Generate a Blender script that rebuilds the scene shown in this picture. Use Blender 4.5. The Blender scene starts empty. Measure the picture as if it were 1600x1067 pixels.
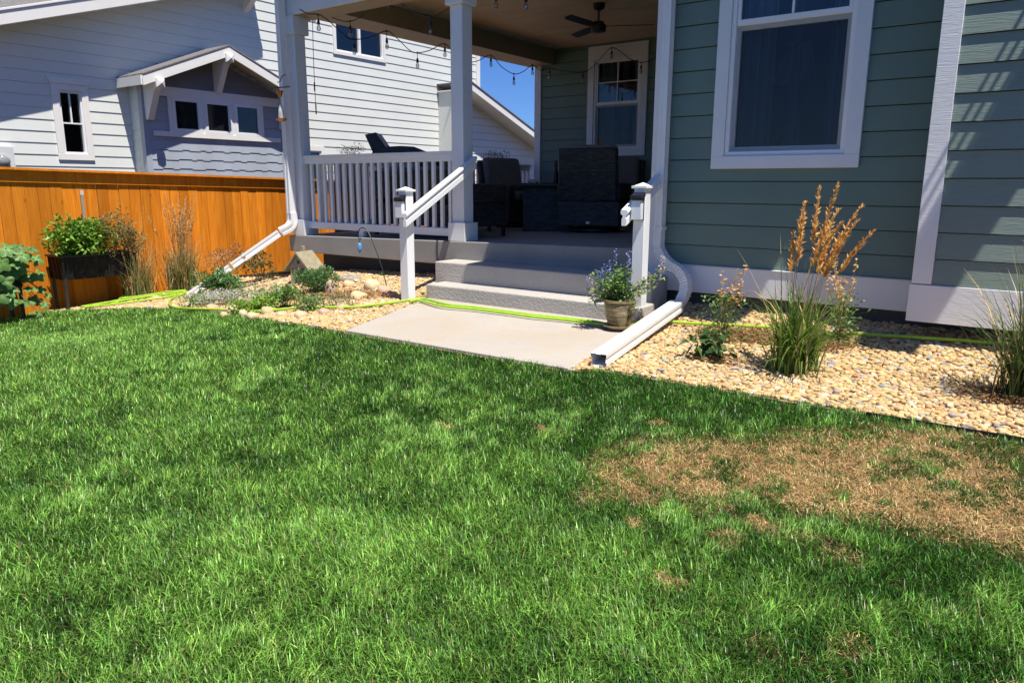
import bpy, math, random
import numpy as np
from mathutils import Vector, Matrix
random.seed(7)
S = bpy.context.scene
COL = S.collection
R = math.radians

# ------------------------------------------------------------------ camera, sky, sun, exposure
CZ = 1.16                                   # eye height over the landing slab (z = 0)
F_PX, PITCH, YAW, ROLL = 1150.35, .208698, .633635, .00413738
_F = Vector((-math.sin(YAW)*math.cos(PITCH), math.cos(YAW)*math.cos(PITCH), -math.sin(PITCH)))
_R0 = Vector((math.cos(YAW), math.sin(YAW), 0)); _U0 = _R0.cross(_F)
_R = _R0*math.cos(ROLL)+_U0*math.sin(ROLL); _U = -_R0*math.sin(ROLL)+_U0*math.cos(ROLL)
cd = bpy.data.cameras.new('camera'); cam = bpy.data.objects.new('camera', cd); COL.objects.link(cam)
cd.sensor_width = 36; cd.lens = F_PX/1600*36; cd.clip_start = .05; cd.clip_end = 500
M4 = Matrix((_R, _U, -_F)).transposed().to_4x4(); M4.translation = Vector((0, 0, CZ)); cam.matrix_world = M4
S.camera = cam
SUN = Vector((.40, -.14, 1)).normalized()
W = bpy.data.worlds.new("World"); S.world = W; W.use_nodes = True
nt = W.node_tree; bg = nt.nodes['Background']
sky = nt.nodes.new('ShaderNodeTexSky'); sky.sky_type = 'NISHITA'; sky.sun_disc = False
sky.sun_elevation = math.asin(SUN.z); sky.sun_rotation = math.atan2(SUN.x, SUN.y)
sky.altitude = 1600; sky.air_density = 1.0; sky.dust_density = .6; sky.ozone_density = 3.0
tint = nt.nodes.new('ShaderNodeMix'); tint.data_type = 'RGBA'; tint.blend_type = 'MULTIPLY'; tint.inputs[0].default_value = 1
tint.inputs[7].default_value = (.66, 1.02, 1.68, 1); nt.links.new(sky.outputs[0], tint.inputs[6]); nt.links.new(tint.outputs[2], bg.inputs[0]); bg.inputs[1].default_value = .05
sl = bpy.data.lights.new('sun', 'SUN'); sl.energy = 5.0; sl.angle = R(.53); sl.color = (1, .95, .86)
so = bpy.data.objects.new('sun', sl); COL.objects.link(so); so.location = (6, -2, 12)
so.rotation_euler = SUN.to_track_quat('Z', 'Y').to_euler()
S.view_settings.view_transform = 'Standard'; S.view_settings.look = 'None'
S.view_settings.exposure = .58; S.view_settings.gamma = 1
S.cycles.max_bounces = 8; S.cycles.transparent_max_bounces = 12
try: S.cycles.use_adaptive_sampling = True
except Exception: pass

# ------------------------------------------------------------------ geometry helpers
O3 = Vector((0, 0, CZ))
def ray(px, py): return _F+_R*((px-800)/F_PX)+_U*((533.5-py)/F_PX)
def at(px, py, x=None, y=None, z=None):      # a point of the photo on a known real plane
    d = ray(px, py)
    t = (x-O3.x)/d.x if x is not None else (y-O3.y)/d.y if y is not None else (z-O3.z)/d.z
    return O3+d*t
def T(x, y):                                 # height of the ground
    z = -.03+(.04*(min(y, 5.4)-4)+.16*max(0, min(y, 6.2)-5.4) if y > 4 else .07*(max(y, -3)-4))
    if x < -5.5: z += .08*(max(x, -11)+5.5)
    z += .10*math.exp(-((x+7.2)/1.0)**2-((y-5.75)/.75)**2)
    return z
def Tn(x, y):
    z = -.03+np.where(y > 4, .04*(np.minimum(y, 5.4)-4)+.16*np.clip(np.minimum(y, 6.2)-5.4, 0, 9), .07*(np.maximum(y, -3)-4))
    z = z+np.where(x < -5.5, .08*(np.maximum(x, -11)+5.5), 0)
    return z+.10*np.exp(-((x+7.2)/1.0)**2-((y-5.75)/.75)**2)
def gp(px, py):                              # where a sight line meets the ground
    d = ray(px, py); t = .5
    while t < 60:
        p = O3+d*t
        if p.z <= T(p.x, p.y): break
        t += .01
    return Vector((p.x, p.y, T(p.x, p.y)))
def vnoise(x, y, seed=0):
    rs = np.random.RandomState(seed); tb = rs.rand(256*256).reshape(256, 256)
    xi = np.floor(x).astype(int); yi = np.floor(y).astype(int); fx = x-xi; fy = y-yi
    fx = fx*fx*(3-2*fx); fy = fy*fy*(3-2*fy)
    a = tb[xi & 255, yi & 255]; b = tb[(xi+1) & 255, yi & 255]; c = tb[xi & 255, (yi+1) & 255]; d = tb[(xi+1) & 255, (yi+1) & 255]
    return (a*(1-fx)+b*fx)*(1-fy)+(c*(1-fx)+d*fx)*fy
def fbm(x, y, seed=0, o=4):
    s = 0; a = .5
    for k in range(o): s = s+a*vnoise(x*2**k+17*k, y*2**k+31*k, seed+k); a *= .5
    return s/(1-.5**o)

ROOT = {}
def thing(name, label, cat, loc=(0, 0, 0), group=None):
    o = bpy.data.objects.new(name, None); COL.objects.link(o); o.location = loc; o.empty_display_size = .1
    o['label'] = label; o['category'] = cat
    if group: o['group'] = group
    ROOT[o] = Vector(loc); return o
def tag(o, label, cat, group=None, kind=None):
    o['label'] = label; o['category'] = cat
    if group: o['group'] = group
    if kind: o['kind'] = kind
    return o
def link(name, me, mats, parent=None, kind=None, label=None):
    for m in (mats if isinstance(mats, (list, tuple)) else [mats]): me.materials.append(m)
    o = bpy.data.objects.new(name, me); COL.objects.link(o)
    if parent is not None:
        o.parent = parent; off = ROOT[parent]; ROOT[o] = off
        me.transform(Matrix.Translation(-off))
    if kind: o['kind'] = kind
    if label: o['label'] = label
    return o
class MB:
    def __init__(s): s.v = []; s.f = []; s.m = []
    def add(s, vs, fs, mi=0):
        b = len(s.v); s.v += [tuple(v) for v in vs]; s.f += [tuple(b+i for i in f) for f in fs]; s.m += [mi]*len(fs); return s
    def quad(s, a, b, c, d, mi=0): return s.add([a, b, c, d], [(0, 1, 2, 3)], mi)
    def box(s, lo, hi, mi=0):
        x0, y0, z0 = lo; x1, y1, z1 = hi
        return s.add([(x0, y0, z0), (x1, y0, z0), (x1, y1, z0), (x0, y1, z0), (x0, y0, z1), (x1, y0, z1), (x1, y1, z1), (x0, y1, z1)],
                     [(0, 3, 2, 1), (4, 5, 6, 7), (0, 1, 5, 4), (1, 2, 6, 5), (2, 3, 7, 6), (3, 0, 4, 7)], mi)
    def obox(s, c, ux, uy, uz, mi=0):        # oriented box: centre and half-axis vectors
        c, ux, uy, uz = map(Vector, (c, ux, uy, uz))
        vs = [c+ux*a+uy*b+uz*d for d in (-1, 1) for a, b in ((-1, -1), (1, -1), (1, 1), (-1, 1))]
        return s.add(vs, [(0, 3, 2, 1), (4, 5, 6, 7), (0, 1, 5, 4), (1, 2, 6, 5), (2, 3, 7, 6), (3, 0, 4, 7)], mi)
    def prism(s, poly, d, mi=0):             # polygon (3-D points) swept by vector d
        n = len(poly); d = Vector(d); vs = [Vector(p) for p in poly]; vs = vs+[p+d for p in vs]
        return s.add(vs, [tuple(range(n))[::-1], tuple(range(n, 2*n))]+[(i, (i+1) % n, n+(i+1) % n, n+i) for i in range(n)], mi)
    def tube(s, pts, r, n=8, mi=0, prof=None, up=None, cap=True):
        pts = [Vector(p) for p in pts]; rr = r if isinstance(r, (list, tuple)) else [r]*len(pts)
        pr = prof or [(math.cos(2*math.pi*k/n), math.sin(2*math.pi*k/n)) for k in range(n)]; n = len(pr)
        vs = []; ref = Vector(up) if up else None
        for i, p in enumerate(pts):
            t = (pts[min(i+1, len(pts)-1)]-pts[max(i-1, 0)])
            if t.length < 1e-9: t = Vector((0, 0, 1))
            t.normalize()
            if ref is None: ref = Vector((0, 0, 1)) if abs(t.z) < .9 else Vector((1, 0, 0))
            a = ref-t*ref.dot(t)
            if a.length < 1e-6: a = t.orthogonal()
            a.normalize(); b = t.cross(a)
            if up is None: ref = a
            vs += [p+(a*x+b*y)*rr[i] for x, y in pr]
        fs = [(i*n+k, i*n+(k+1) % n, (i+1)*n+(k+1) % n, (i+1)*n+k) for i in range(len(pts)-1) for k in range(n)]
        if cap: fs += [tuple(range(n))[::-1], tuple(range((len(pts)-1)*n, len(pts)*n))]
        return s.add(vs, fs, mi)
    def lathe(s, c, prof, n=20, mi=0, axis=None):
        c = Vector(c); vs = []; ax = Vector(axis or (0, 0, 1)).normalized(); a = ax.orthogonal().normalized(); b = ax.cross(a)
        for r, h in prof: vs += [c+ax*h+(a*math.cos(2*math.pi*k/n)+b*math.sin(2*math.pi*k/n))*r for k in range(n)]
        fs = [(i*n+k, i*n+(k+1) % n, (i+1)*n+(k+1) % n, (i+1)*n+k) for i in range(len(prof)-1) for k in range(n)]
        return s.add(vs, fs+[tuple(range(n))[::-1], tuple(range((len(prof)-1)*n, len(prof)*n))], mi)
    def build(s, name, mat, parent=None, smooth=False, bevel=0, kind=None, label=None, sharp=40):
        me = bpy.data.meshes.new(name); me.from_pydata(s.v, [], s.f); me.validate()
        if any(s.m) and len(s.m) == len(me.polygons): me.polygons.foreach_set('material_index', s.m)
        o = link(name, me, mat, parent, kind, label)
        if smooth or bevel:
            me.polygons.foreach_set('use_smooth', [True]*len(me.polygons))
            try: me.set_sharp_from_angle(angle=R(sharp))
            except Exception: pass
        if bevel:
            m = o.modifiers.new('bevel', 'BEVEL'); m.width = bevel; m.segments = 2; m.limit_method = 'ANGLE'
        return o
def npmesh(name, V, fl, col, mat, parent=None, smooth=False, kind=None, label=None):
    me = bpy.data.meshes.new(name); V = np.asarray(V, np.float32)
    me.vertices.add(len(V)); me.vertices.foreach_set('co', V.ravel())
    tot = np.concatenate([np.full(len(f), f.shape[1], np.int32) for f in fl]); idx = np.concatenate([f.ravel() for f in fl]).astype(np.int32)
    st = np.concatenate([[0], np.cumsum(tot)[:-1]]).astype(np.int32)
    me.loops.add(len(idx)); me.loops.foreach_set('vertex_index', idx)
    me.polygons.add(len(tot)); me.polygons.foreach_set('loop_start', st); me.polygons.foreach_set('loop_total', tot)
    if smooth: me.polygons.foreach_set('use_smooth', np.ones(len(tot), bool))
    me.update(calc_edges=True)
    if col is not None:
        a = me.color_attributes.new('Col', 'FLOAT_COLOR', 'POINT')
        a.data.foreach_set('color', np.concatenate([col, np.ones((len(V), 1))], 1).astype(np.float32).ravel())
    return link(name, me, mat, parent, kind, label)

# ------------------------------------------------------------------ materials
def nodes(name):
    m = bpy.data.materials.new(name); m.use_nodes = True; t = m.node_tree
    return m, t, t.nodes['Principled BSDF'], lambda k, **kw: _n(t, k, kw)
def _n(t, k, kw):
    n = t.nodes.new(k)
    for a, b in kw.items(): setattr(n, a, b)
    return n
def pm(name, col, rough=.6, var=.12, scale=6, bump=.15, bscale=80, stretch=(1, 1, 1), metal=0, spec=.5, col2=None, dist=.004, coat=0, detail=6):
    m, t, p, n = nodes(name)
    tc = n('ShaderNodeTexCoord'); mp = n('ShaderNodeMapping'); mp.inputs['Scale'].default_value = stretch
    t.links.new(tc.outputs['Object'], mp.inputs[0])
    a = n('ShaderNodeTexNoise'); a.inputs['Scale'].default_value = scale; a.inputs['Detail'].default_value = detail; t.links.new(mp.outputs[0], a.inputs[0])
    r = n('ShaderNodeValToRGB'); r.color_ramp.elements[0].position = .3; r.color_ramp.elements[1].position = .7
    c0 = [max(0, c*(1-var)) for c in col]; c1 = [min(1, c*(1+var)) for c in (col2 or col)]
    r.color_ramp.elements[0].color = (*c0, 1); r.color_ramp.elements[1].color = (*c1, 1)
    t.links.new(a.outputs[0], r.inputs[0]); t.links.new(r.outputs[0], p.inputs['Base Color'])
    p.inputs['Roughness'].default_value = rough; p.inputs['Metallic'].default_value = metal
    p.inputs['Specular IOR Level'].default_value = spec; p.inputs['Coat Weight'].default_value = coat
    if bump:
        b = n('ShaderNodeTexNoise'); b.inputs['Scale'].default_value = bscale; b.inputs['Detail'].default_value = 5; t.links.new(mp.outputs[0], b.inputs[0])
        bp = n('ShaderNodeBump'); bp.inputs['Strength'].default_value = bump; bp.inputs['Distance'].default_value = dist
        t.links.new(b.outputs[0], bp.inputs['Height']); t.links.new(bp.outputs[0], p.inputs['Normal'])
    return m
def vcol(name, rough=.6, trans=.35, spec=.3, bump=0):
    m, t, p, n = nodes(name)
    a = n('ShaderNodeVertexColor', layer_name='Col'); t.links.new(a.outputs[0], p.inputs['Base Color'])
    p.inputs['Roughness'].default_value = rough; p.inputs['Specular IOR Level'].default_value = spec
    if trans:
        tr = n('ShaderNodeBsdfTranslucent'); t.links.new(a.outputs[0], tr.inputs[0]); mx = n('ShaderNodeMixShader'); mx.inputs[0].default_value = trans
        t.links.new(p.outputs[0], mx.inputs[1]); t.links.new(tr.outputs[0], mx.inputs[2]); t.links.new(mx.outputs[0], t.nodes['Material Output'].inputs[0])
    if bump:
        tc = n('ShaderNodeTexCoord'); b = n('ShaderNodeTexNoise'); b.inputs['Scale'].default_value = 60; b.inputs['Detail'].default_value = 6; t.links.new(tc.outputs['Object'], b.inputs[0])
        bp = n('ShaderNodeBump'); bp.inputs['Strength'].default_value = bump; bp.inputs['Distance'].default_value = .006
        t.links.new(b.outputs[0], bp.inputs['Height']); t.links.new(bp.outputs[0], p.inputs['Normal'])
    return m
def screenmat():
    m, t, p, n = nodes('insect_screen'); p.inputs['Base Color'].default_value = (.02, .022, .024, 1); p.inputs['Roughness'].default_value = .8
    tr = n('ShaderNodeBsdfTransparent'); mx = n('ShaderNodeMixShader'); mx.inputs[0].default_value = .34
    t.links.new(tr.outputs[0], mx.inputs[1]); t.links.new(p.outputs[0], mx.inputs[2]); t.links.new(mx.outputs[0], t.nodes['Material Output'].inputs[0]); return m
def glassmat(name, tint=(.9, .95, 1), f=.12):
    m, t, p, n = nodes(name); t.nodes.remove(p)
    tr = n('ShaderNodeBsdfTransparent'); tr.inputs[0].default_value = (*[c*.75 for c in tint], 1)
    g = n('ShaderNodeBsdfGlossy'); g.inputs['Roughness'].default_value = .015; g.inputs[0].default_value = (1, 1, 1, 1)
    fr = n('ShaderNodeFresnel'); fr.inputs[0].default_value = 1.6
    mx = n('ShaderNodeMixShader'); ad = n('ShaderNodeMath', operation='ADD'); ad.inputs[1].default_value = f-.04
    t.links.new(fr.outputs[0], ad.inputs[0]); t.links.new(ad.outputs[0], mx.inputs[0]); t.links.new(tr.outputs[0], mx.inputs[1]); t.links.new(g.outputs[0], mx.inputs[2])
    t.links.new(mx.outputs[0], t.nodes['Material Output'].inputs[0]); return m
def sidingmat(name, col, grain=.5, var=.06):
    m, t, p, n = nodes(name)
    tc = n('ShaderNodeTexCoord'); mp = n('ShaderNodeMapping'); mp.inputs['Scale'].default_value = (2.2, 2.2, 34); t.links.new(tc.outputs['Object'], mp.inputs[0])
    w = n('ShaderNodeTexNoise'); w.inputs['Scale'].default_value = 2.6; w.inputs['Detail'].default_value = 6; w.inputs['Distortion'].default_value = 1.6; t.links.new(mp.outputs[0], w.inputs[0])
    a = n('ShaderNodeTexNoise'); a.inputs['Scale'].default_value = 1.7; a.inputs['Detail'].default_value = 5; t.links.new(tc.outputs['Object'], a.inputs[0])
    r = n('ShaderNodeValToRGB'); r.color_ramp.elements[0].position = .3; r.color_ramp.elements[1].position = .7
    r.color_ramp.elements[0].color = (*[c*(1-var) for c in col], 1); r.color_ramp.elements[1].color = (*[c*(1+var) for c in col], 1)
    t.links.new(a.outputs[0], r.inputs[0]); t.links.new(r.outputs[0], p.inputs['Base Color']); p.inputs['Roughness'].default_value = .62; p.inputs['Specular IOR Level'].default_value = .3
    bp = n('ShaderNodeBump'); bp.inputs['Strength'].default_value = grain; bp.inputs['Distance'].default_value = .003
    t.links.new(w.outputs[0], bp.inputs['Height']); t.links.new(bp.outputs[0], p.inputs['Normal']); return m

WHITE = pm('white_trim_paint', (.74, .75, .77), .45, .03, 3, .12, 140)
TRIMG = sidingmat('grained_trim_paint', (.74, .75, .77), .7, .03)
VINYL = pm('white_vinyl', (.80, .81, .82), .35, .02, 4, .02, 60)
ALU = pm('white_painted_aluminium', (.80, .80, .80), .3, .03, 5, .05, 30, spec=.5)
SAGE = sidingmat('sage_fibre_cement', (.158, .226, .190), .35)
SAGEG_LIT = sidingmat('sage_fibre_cement_grained_sunlit', (.20, .258, .23), 1.0)  # same sage paint, lightened: the bay's sunlight is put into the colour
NWALL = sidingmat('pale_grey_siding', (.69, .71, .675), .2, .03)
NGREY = pm('blue_grey_shingle', (.36, .395, .45), .7, .07, 3, .2, 60, stretch=(1, 1, .3))
NTRIM = pm('cream_trim_paint', (.80, .775, .74), .5, .03, 3, .1, 100)
CEIL = pm('tan_porch_ceiling', (.60, .49, .37), .65, .12, 2, .5, 5, stretch=(1, 4, 1), dist=.02)
BEAMP = pm('tan_beam_paint', (.34, .27, .20), .6, .06, 3, .1, 60)
def concrete(name, col, bump, var=.12, stain=None):
    m, t, p, n = nodes(name); tc = n('ShaderNodeTexCoord')
    a = n('ShaderNodeTexNoise'); a.inputs['Scale'].default_value = 2.2; a.inputs['Detail'].default_value = 9; a.inputs['Roughness'].default_value = .65; t.links.new(tc.outputs['Object'], a.inputs[0])
    r = n('ShaderNodeValToRGB'); r.color_ramp.elements[0].position = .3; r.color_ramp.elements[1].position = .72
    r.color_ramp.elements[0].color = (*[c*(1-var) for c in col], 1); r.color_ramp.elements[1].color = (*[c*(1+var*.6) for c in col], 1); t.links.new(a.outputs[0], r.inputs[0])
    out = r.outputs[0]
    if stain:
        b = n('ShaderNodeTexNoise'); b.inputs['Scale'].default_value = 1.1; b.inputs['Detail'].default_value = 3; t.links.new(tc.outputs['Object'], b.inputs[0])
        rr = n('ShaderNodeValToRGB'); rr.color_ramp.elements[0].position = .48; rr.color_ramp.elements[1].position = .68; t.links.new(b.outputs[0], rr.inputs[0])
        mx = n('ShaderNodeMix', data_type='RGBA'); t.links.new(rr.outputs[0], mx.inputs[0]); t.links.new(out, mx.inputs[6]); mx.inputs[7].default_value = (*stain, 1); out = mx.outputs[2]
    sp = n('ShaderNodeTexNoise'); sp.inputs['Scale'].default_value = 130; sp.inputs['Detail'].default_value = 3; t.links.new(tc.outputs['Object'], sp.inputs[0])
    m2 = n('ShaderNodeMix', data_type='RGBA', blend_type='MULTIPLY'); m2.inputs[0].default_value = .35; t.links.new(out, m2.inputs[6]); t.links.new(sp.outputs[0], m2.inputs[7]); t.links.new(m2.outputs[2], p.inputs['Base Color'])
    p.inputs['Roughness'].default_value = .85; p.inputs['Specular IOR Level'].default_value = .25
    c = n('ShaderNodeTexNoise'); c.inputs['Scale'].default_value = 45; c.inputs['Detail'].default_value = 8; t.links.new(tc.outputs['Object'], c.inputs[0])
    bp = n('ShaderNodeBump'); bp.inputs['Strength'].default_value = bump; bp.inputs['Distance'].default_value = .012
    t.links.new(c.outputs[0], bp.inputs['Height']); t.links.new(bp.outputs[0], p.inputs['Normal']); return m
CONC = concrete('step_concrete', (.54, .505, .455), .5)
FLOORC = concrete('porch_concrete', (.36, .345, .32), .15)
PADC = concrete('landing_concrete', (.52, .47, .41), .16, .08, (.49, .395, .28))
FOUND = concrete('dark_foundation', (.10, .10, .105), .3)
BLACK = pm('black_plastic', (.012, .012, .013), .45, .2, 10, .05, 90)
DMETAL = pm('dark_bronze_metal', (.03, .026, .022), .35, .2, 8, .05, 60, metal=.6)
def wickermat():
    m, t, p, n = nodes('dark_wicker'); tc = n('ShaderNodeTexCoord'); sx = n('ShaderNodeSeparateXYZ'); t.links.new(tc.outputs['Object'], sx.inputs[0])
    ad = n('ShaderNodeMath', operation='ADD'); t.links.new(sx.outputs[0], ad.inputs[0]); t.links.new(sx.outputs[1], ad.inputs[1])
    cb = n('ShaderNodeCombineXYZ'); t.links.new(ad.outputs[0], cb.inputs[0]); t.links.new(sx.outputs[2], cb.inputs[1])
    b = n('ShaderNodeTexBrick'); t.links.new(cb.outputs[0], b.inputs[0]); b.inputs['Scale'].default_value = 1; b.inputs['Brick Width'].default_value = .085; b.inputs['Row Height'].default_value = .026; b.inputs['Mortar Size'].default_value = .004; b.inputs['Mortar Smooth'].default_value = .6
    b.inputs['Color1'].default_value = (.030, .027, .024, 1); b.inputs['Color2'].default_value = (.085, .076, .066, 1); b.inputs['Mortar'].default_value = (.006, .006, .006, 1)
    t.links.new(b.outputs[0], p.inputs['Base Color']); p.inputs['Roughness'].default_value = .5
    bp = n('ShaderNodeBump'); bp.invert = True; bp.inputs['Strength'].default_value = .9; bp.inputs['Distance'].default_value = .008; t.links.new(b.outputs[1], bp.inputs['Height']); t.links.new(bp.outputs[0], p.inputs['Normal']); return m
WICK = wickermat()
CUSH = pm('taupe_cushion', (.20, .175, .145), .85, .1, 8, .3, 200)
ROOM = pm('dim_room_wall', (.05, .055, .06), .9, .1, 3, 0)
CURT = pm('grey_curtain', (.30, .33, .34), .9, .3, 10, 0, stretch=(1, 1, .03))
GLASS = glassmat('window_glass', (.85, .9, .95), .055)
GLASSW = glassmat('neighbour_glass', (.4, .45, .5), .06)
BULB = glassmat('bulb_glass', (1, 1, 1), .14)
SCREEN = screenmat()
SHING = pm('roof_shingle', (.16, .15, .15), .9, .3, 14, .6, 40, stretch=(1, 3, 1), dist=.01)
def woodmat():
    m, t, p, n = nodes('stained_cedar'); tc = n('ShaderNodeTexCoord'); mp = n('ShaderNodeMapping'); mp.inputs['Scale'].default_value = (9, 9, .7); t.links.new(tc.outputs['Object'], mp.inputs[0])
    w = n('ShaderNodeTexNoise'); w.inputs['Scale'].default_value = 2.2; w.inputs['Detail'].default_value = 7; w.inputs['Distortion'].default_value = 1.2; t.links.new(mp.outputs[0], w.inputs[0])
    r = n('ShaderNodeValToRGB'); r.color_ramp.elements[0].position = .32; r.color_ramp.elements[1].position = .7
    r.color_ramp.elements[0].color = (.60, .175, .011, 1); r.color_ramp.elements[1].color = (.80, .275, .022, 1); t.links.new(w.outputs[0], r.inputs[0])
    ge = n('ShaderNodeNewGeometry'); rv = n('ShaderNodeMapRange'); rv.inputs[3].default_value = .68; rv.inputs[4].default_value = 1.16; t.links.new(ge.outputs['Random Per Island'], rv.inputs[0])
    k = n('ShaderNodeTexVoronoi'); k.inputs['Scale'].default_value = 3.0; mk = n('ShaderNodeMapping'); mk.inputs['Scale'].default_value = (2, 2.2, 1); t.links.new(tc.outputs['Object'], mk.inputs[0]); t.links.new(mk.outputs[0], k.inputs[0])
    kr = n('ShaderNodeValToRGB'); kr.color_ramp.elements[0].position = .03; kr.color_ramp.elements[1].position = .11; kr.color_ramp.elements[0].color = (.5, .42, .36, 1); kr.color_ramp.elements[1].color = (1, 1, 1, 1); t.links.new(k.outputs[0], kr.inputs[0])
    m1 = n('ShaderNodeMix', data_type='RGBA', blend_type='MULTIPLY'); m1.inputs[0].default_value = 1; t.links.new(r.outputs[0], m1.inputs[6]); t.links.new(rv.outputs[0], m1.inputs[7])
    m2 = n('ShaderNodeMix', data_type='RGBA', blend_type='MULTIPLY'); m2.inputs[0].default_value = .8; t.links.new(m1.outputs[2], m2.inputs[6]); t.links.new(kr.outputs[0], m2.inputs[7]); t.links.new(m2.outputs[2], p.inputs['Base Color'])
    p.inputs['Roughness'].default_value = .7; p.inputs['Specular IOR Level'].default_value = .12
    bp = n('ShaderNodeBump'); bp.inputs['Strength'].default_value = .3; bp.inputs['Distance'].default_value = .004; t.links.new(w.outputs[0], bp.inputs['Height']); t.links.new(bp.outputs[0], p.inputs['Normal']); return m
CEDAR = woodmat()
GRASSM = vcol('grass_blade', .38, .34, .5)
LEAFM = vcol('plant_leaf', .45, .30, .35)
STRAWM = vcol('dry_plume', .7, .3, .2)
STONEM = vcol('river_stone', .75, 0, .25, .5)

# ------------------------------------------------------------------ big builders
def siding(mb, O, U, N, u0, u1, z0, z1, ex=.178, t=.011, holes=(), clip=None, slot=.007):
    O, U, N = Vector(O), Vector(U), Vector(N); Z = Vector((0, 0, 1)); a = z0
    while a < z1-1e-4:
        b = min(a+ex, z1); iv = [(u0, u1)]
        for h0, h1, hz0, hz1 in holes:
            if b > hz0+.01 and a < hz1-.01:
                iv = [q for s, e in iv for q in ((s, min(e, h0)), (max(s, h1), e)) if q[1]-q[0] > .005]
        P = lambda u, n, z: O+U*u+N*n+Z*(z-O.z)
        for h0, h1, hz0, hz1 in holes:       # the part of a course above or below an opening
            for q0, q1 in ((a, hz0), (hz1, b)):
                if q1-q0 > .01 and a < q1 and q0 < b and b > hz0+.01 and a < hz1-.01:
                    t0, t1 = t+(.001-t)*(q0-a)/ex, t+(.001-t)*(q1-a)/ex; mb.quad(P(h0, t0, q0), P(h1, t0, q0), P(h1, t1, q1), P(h0, t1, q1))
                    if q0 == a: mb.quad(P(h0, -.004, a), P(h1, -.004, a), P(h1, t, a), P(h0, t, a))
        for s, e in iv:
            s2, e2 = s, e
            if clip:
                c0, c1 = clip(a); d0, d1 = clip(b); s, e = max(s, c0), min(e, c1); s2, e2 = max(s2, d0), min(e2, d1)
                if e <= s: continue
                if e2 < s2: s2 = e2 = (s2+e2)/2
            mb.quad(P(s, t, a), P(e, t, a), P(e2, .001, b-slot), P(s2, .001, b-slot))
            mb.quad(P(s, -.03, a), P(e, -.03, a), P(e, t, a), P(s, t, a)); mb.quad(P(s, -.03, a), P(e, -.03, a), P(e2, -.03, b), P(s2, -.03, b))
            mb.quad(P(s, -.004, a), P(s, t, a), P(s2, .001, b), P(s2, -.004, b)); mb.quad(P(e, t, a), P(e, -.004, a), P(e2, -.004, b), P(e2, .001, b))
        a = b
    return mb
def ringbox(mb, O, U, N, u0, u1, z0, z1, w, n0, n1, wb=None, wt=None):   # a rectangular frame of four butted boards
    O, U, N = Vector(O), Vector(U), Vector(N); Z = Vector((0, 0, 1)); wb = wb or w; wt = wt or w
    def bd(a, b, c, d):
        ce = O+U*((a+b)/2)+N*((n0+n1)/2); ce.z = (c+d)/2
        mb.obox(ce, U*((b-a)/2), N*((n1-n0)/2), Z*((d-c)/2))
    bd(u0, u0+w, z0+wb, z1-wt); bd(u1-w, u1, z0+wb, z1-wt); bd(u0, u1, z0, z0+wb); bd(u0, u1, z1-wt, z1); return mb
def rect(mb, O, U, N, u0, u1, z0, z1, n):
    O, U, N = Vector(O), Vector(U), Vector(N); P = lambda u, z: Vector((*(O+U*u+N*n).xy, z))
    return mb.quad(P(u0, z0), P(u1, z0), P(u1, z1), P(u0, z1))

# ------------------------------------------------------------------ terrain
def ground_grid(xs, ys, dz=0, fn=None):
    X, Y = np.meshgrid(xs, ys); Z = Tn(X, Y)+dz
    V = np.stack([X.ravel(), Y.ravel(), Z.ravel()], 1); n = len(xs); k = np.arange(len(ys)-1)[:, None]*n+np.arange(n-1)[None, :]
    return V, np.stack([k, k+1, k+n+1, k+n], -1).reshape(-1, 4)
def lawn_edge(x):                            # y of the border between lawn and gravel
    x = np.asarray(x, float)
    return np.interp(x, [-30, -10.7, -9.6, -8.6, -7.6, -6.4, -5.5, -4.9, -4.68, -2.45, -2.3, 0, 4, 20], [3.4, 3.62, 3.92, 4.2, 4.28, 4.12, 3.92, 3.95, 3.94, 3.97, 4.10, 4.13, 4.15, 4.2])
patch_px = [[(905, 792), (950, 705), (1050, 688), (1180, 688), (1300, 680), (1420, 668), (1605, 690), (1640, 860), (1500, 838), (1340, 805), (1180, 800), (1120, 790), (1060, 775), (990, 775)]]
def G2(q): p = gp(*q); return (p.x, p.y)
PATCH = [[G2(q) for q in P] for P in patch_px]
SPOTS = [(G2((1050, 662)), .10, .05), (G2((858, 672)), .10, .06), (G2((712, 668)), .07, .03), (G2((1078, 868)), .06, .04), (G2((1083, 928)), .05, .06), (G2((1128, 822)), .11, .07), (G2((960, 820)), .09, .03), (G2((870, 640)), .12, .03)]
def inpoly(x, y, P):
    r = np.zeros(x.shape, bool); n = len(P)
    for i in range(n):
        x0, y0 = P[i]; x1, y1 = P[(i+1) % n]
        c = ((y0 > y) != (y1 > y)) & (x < (x1-x0)*(y-y0)/(y1-y0+1e-12)+x0); r ^= c
    return r
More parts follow.
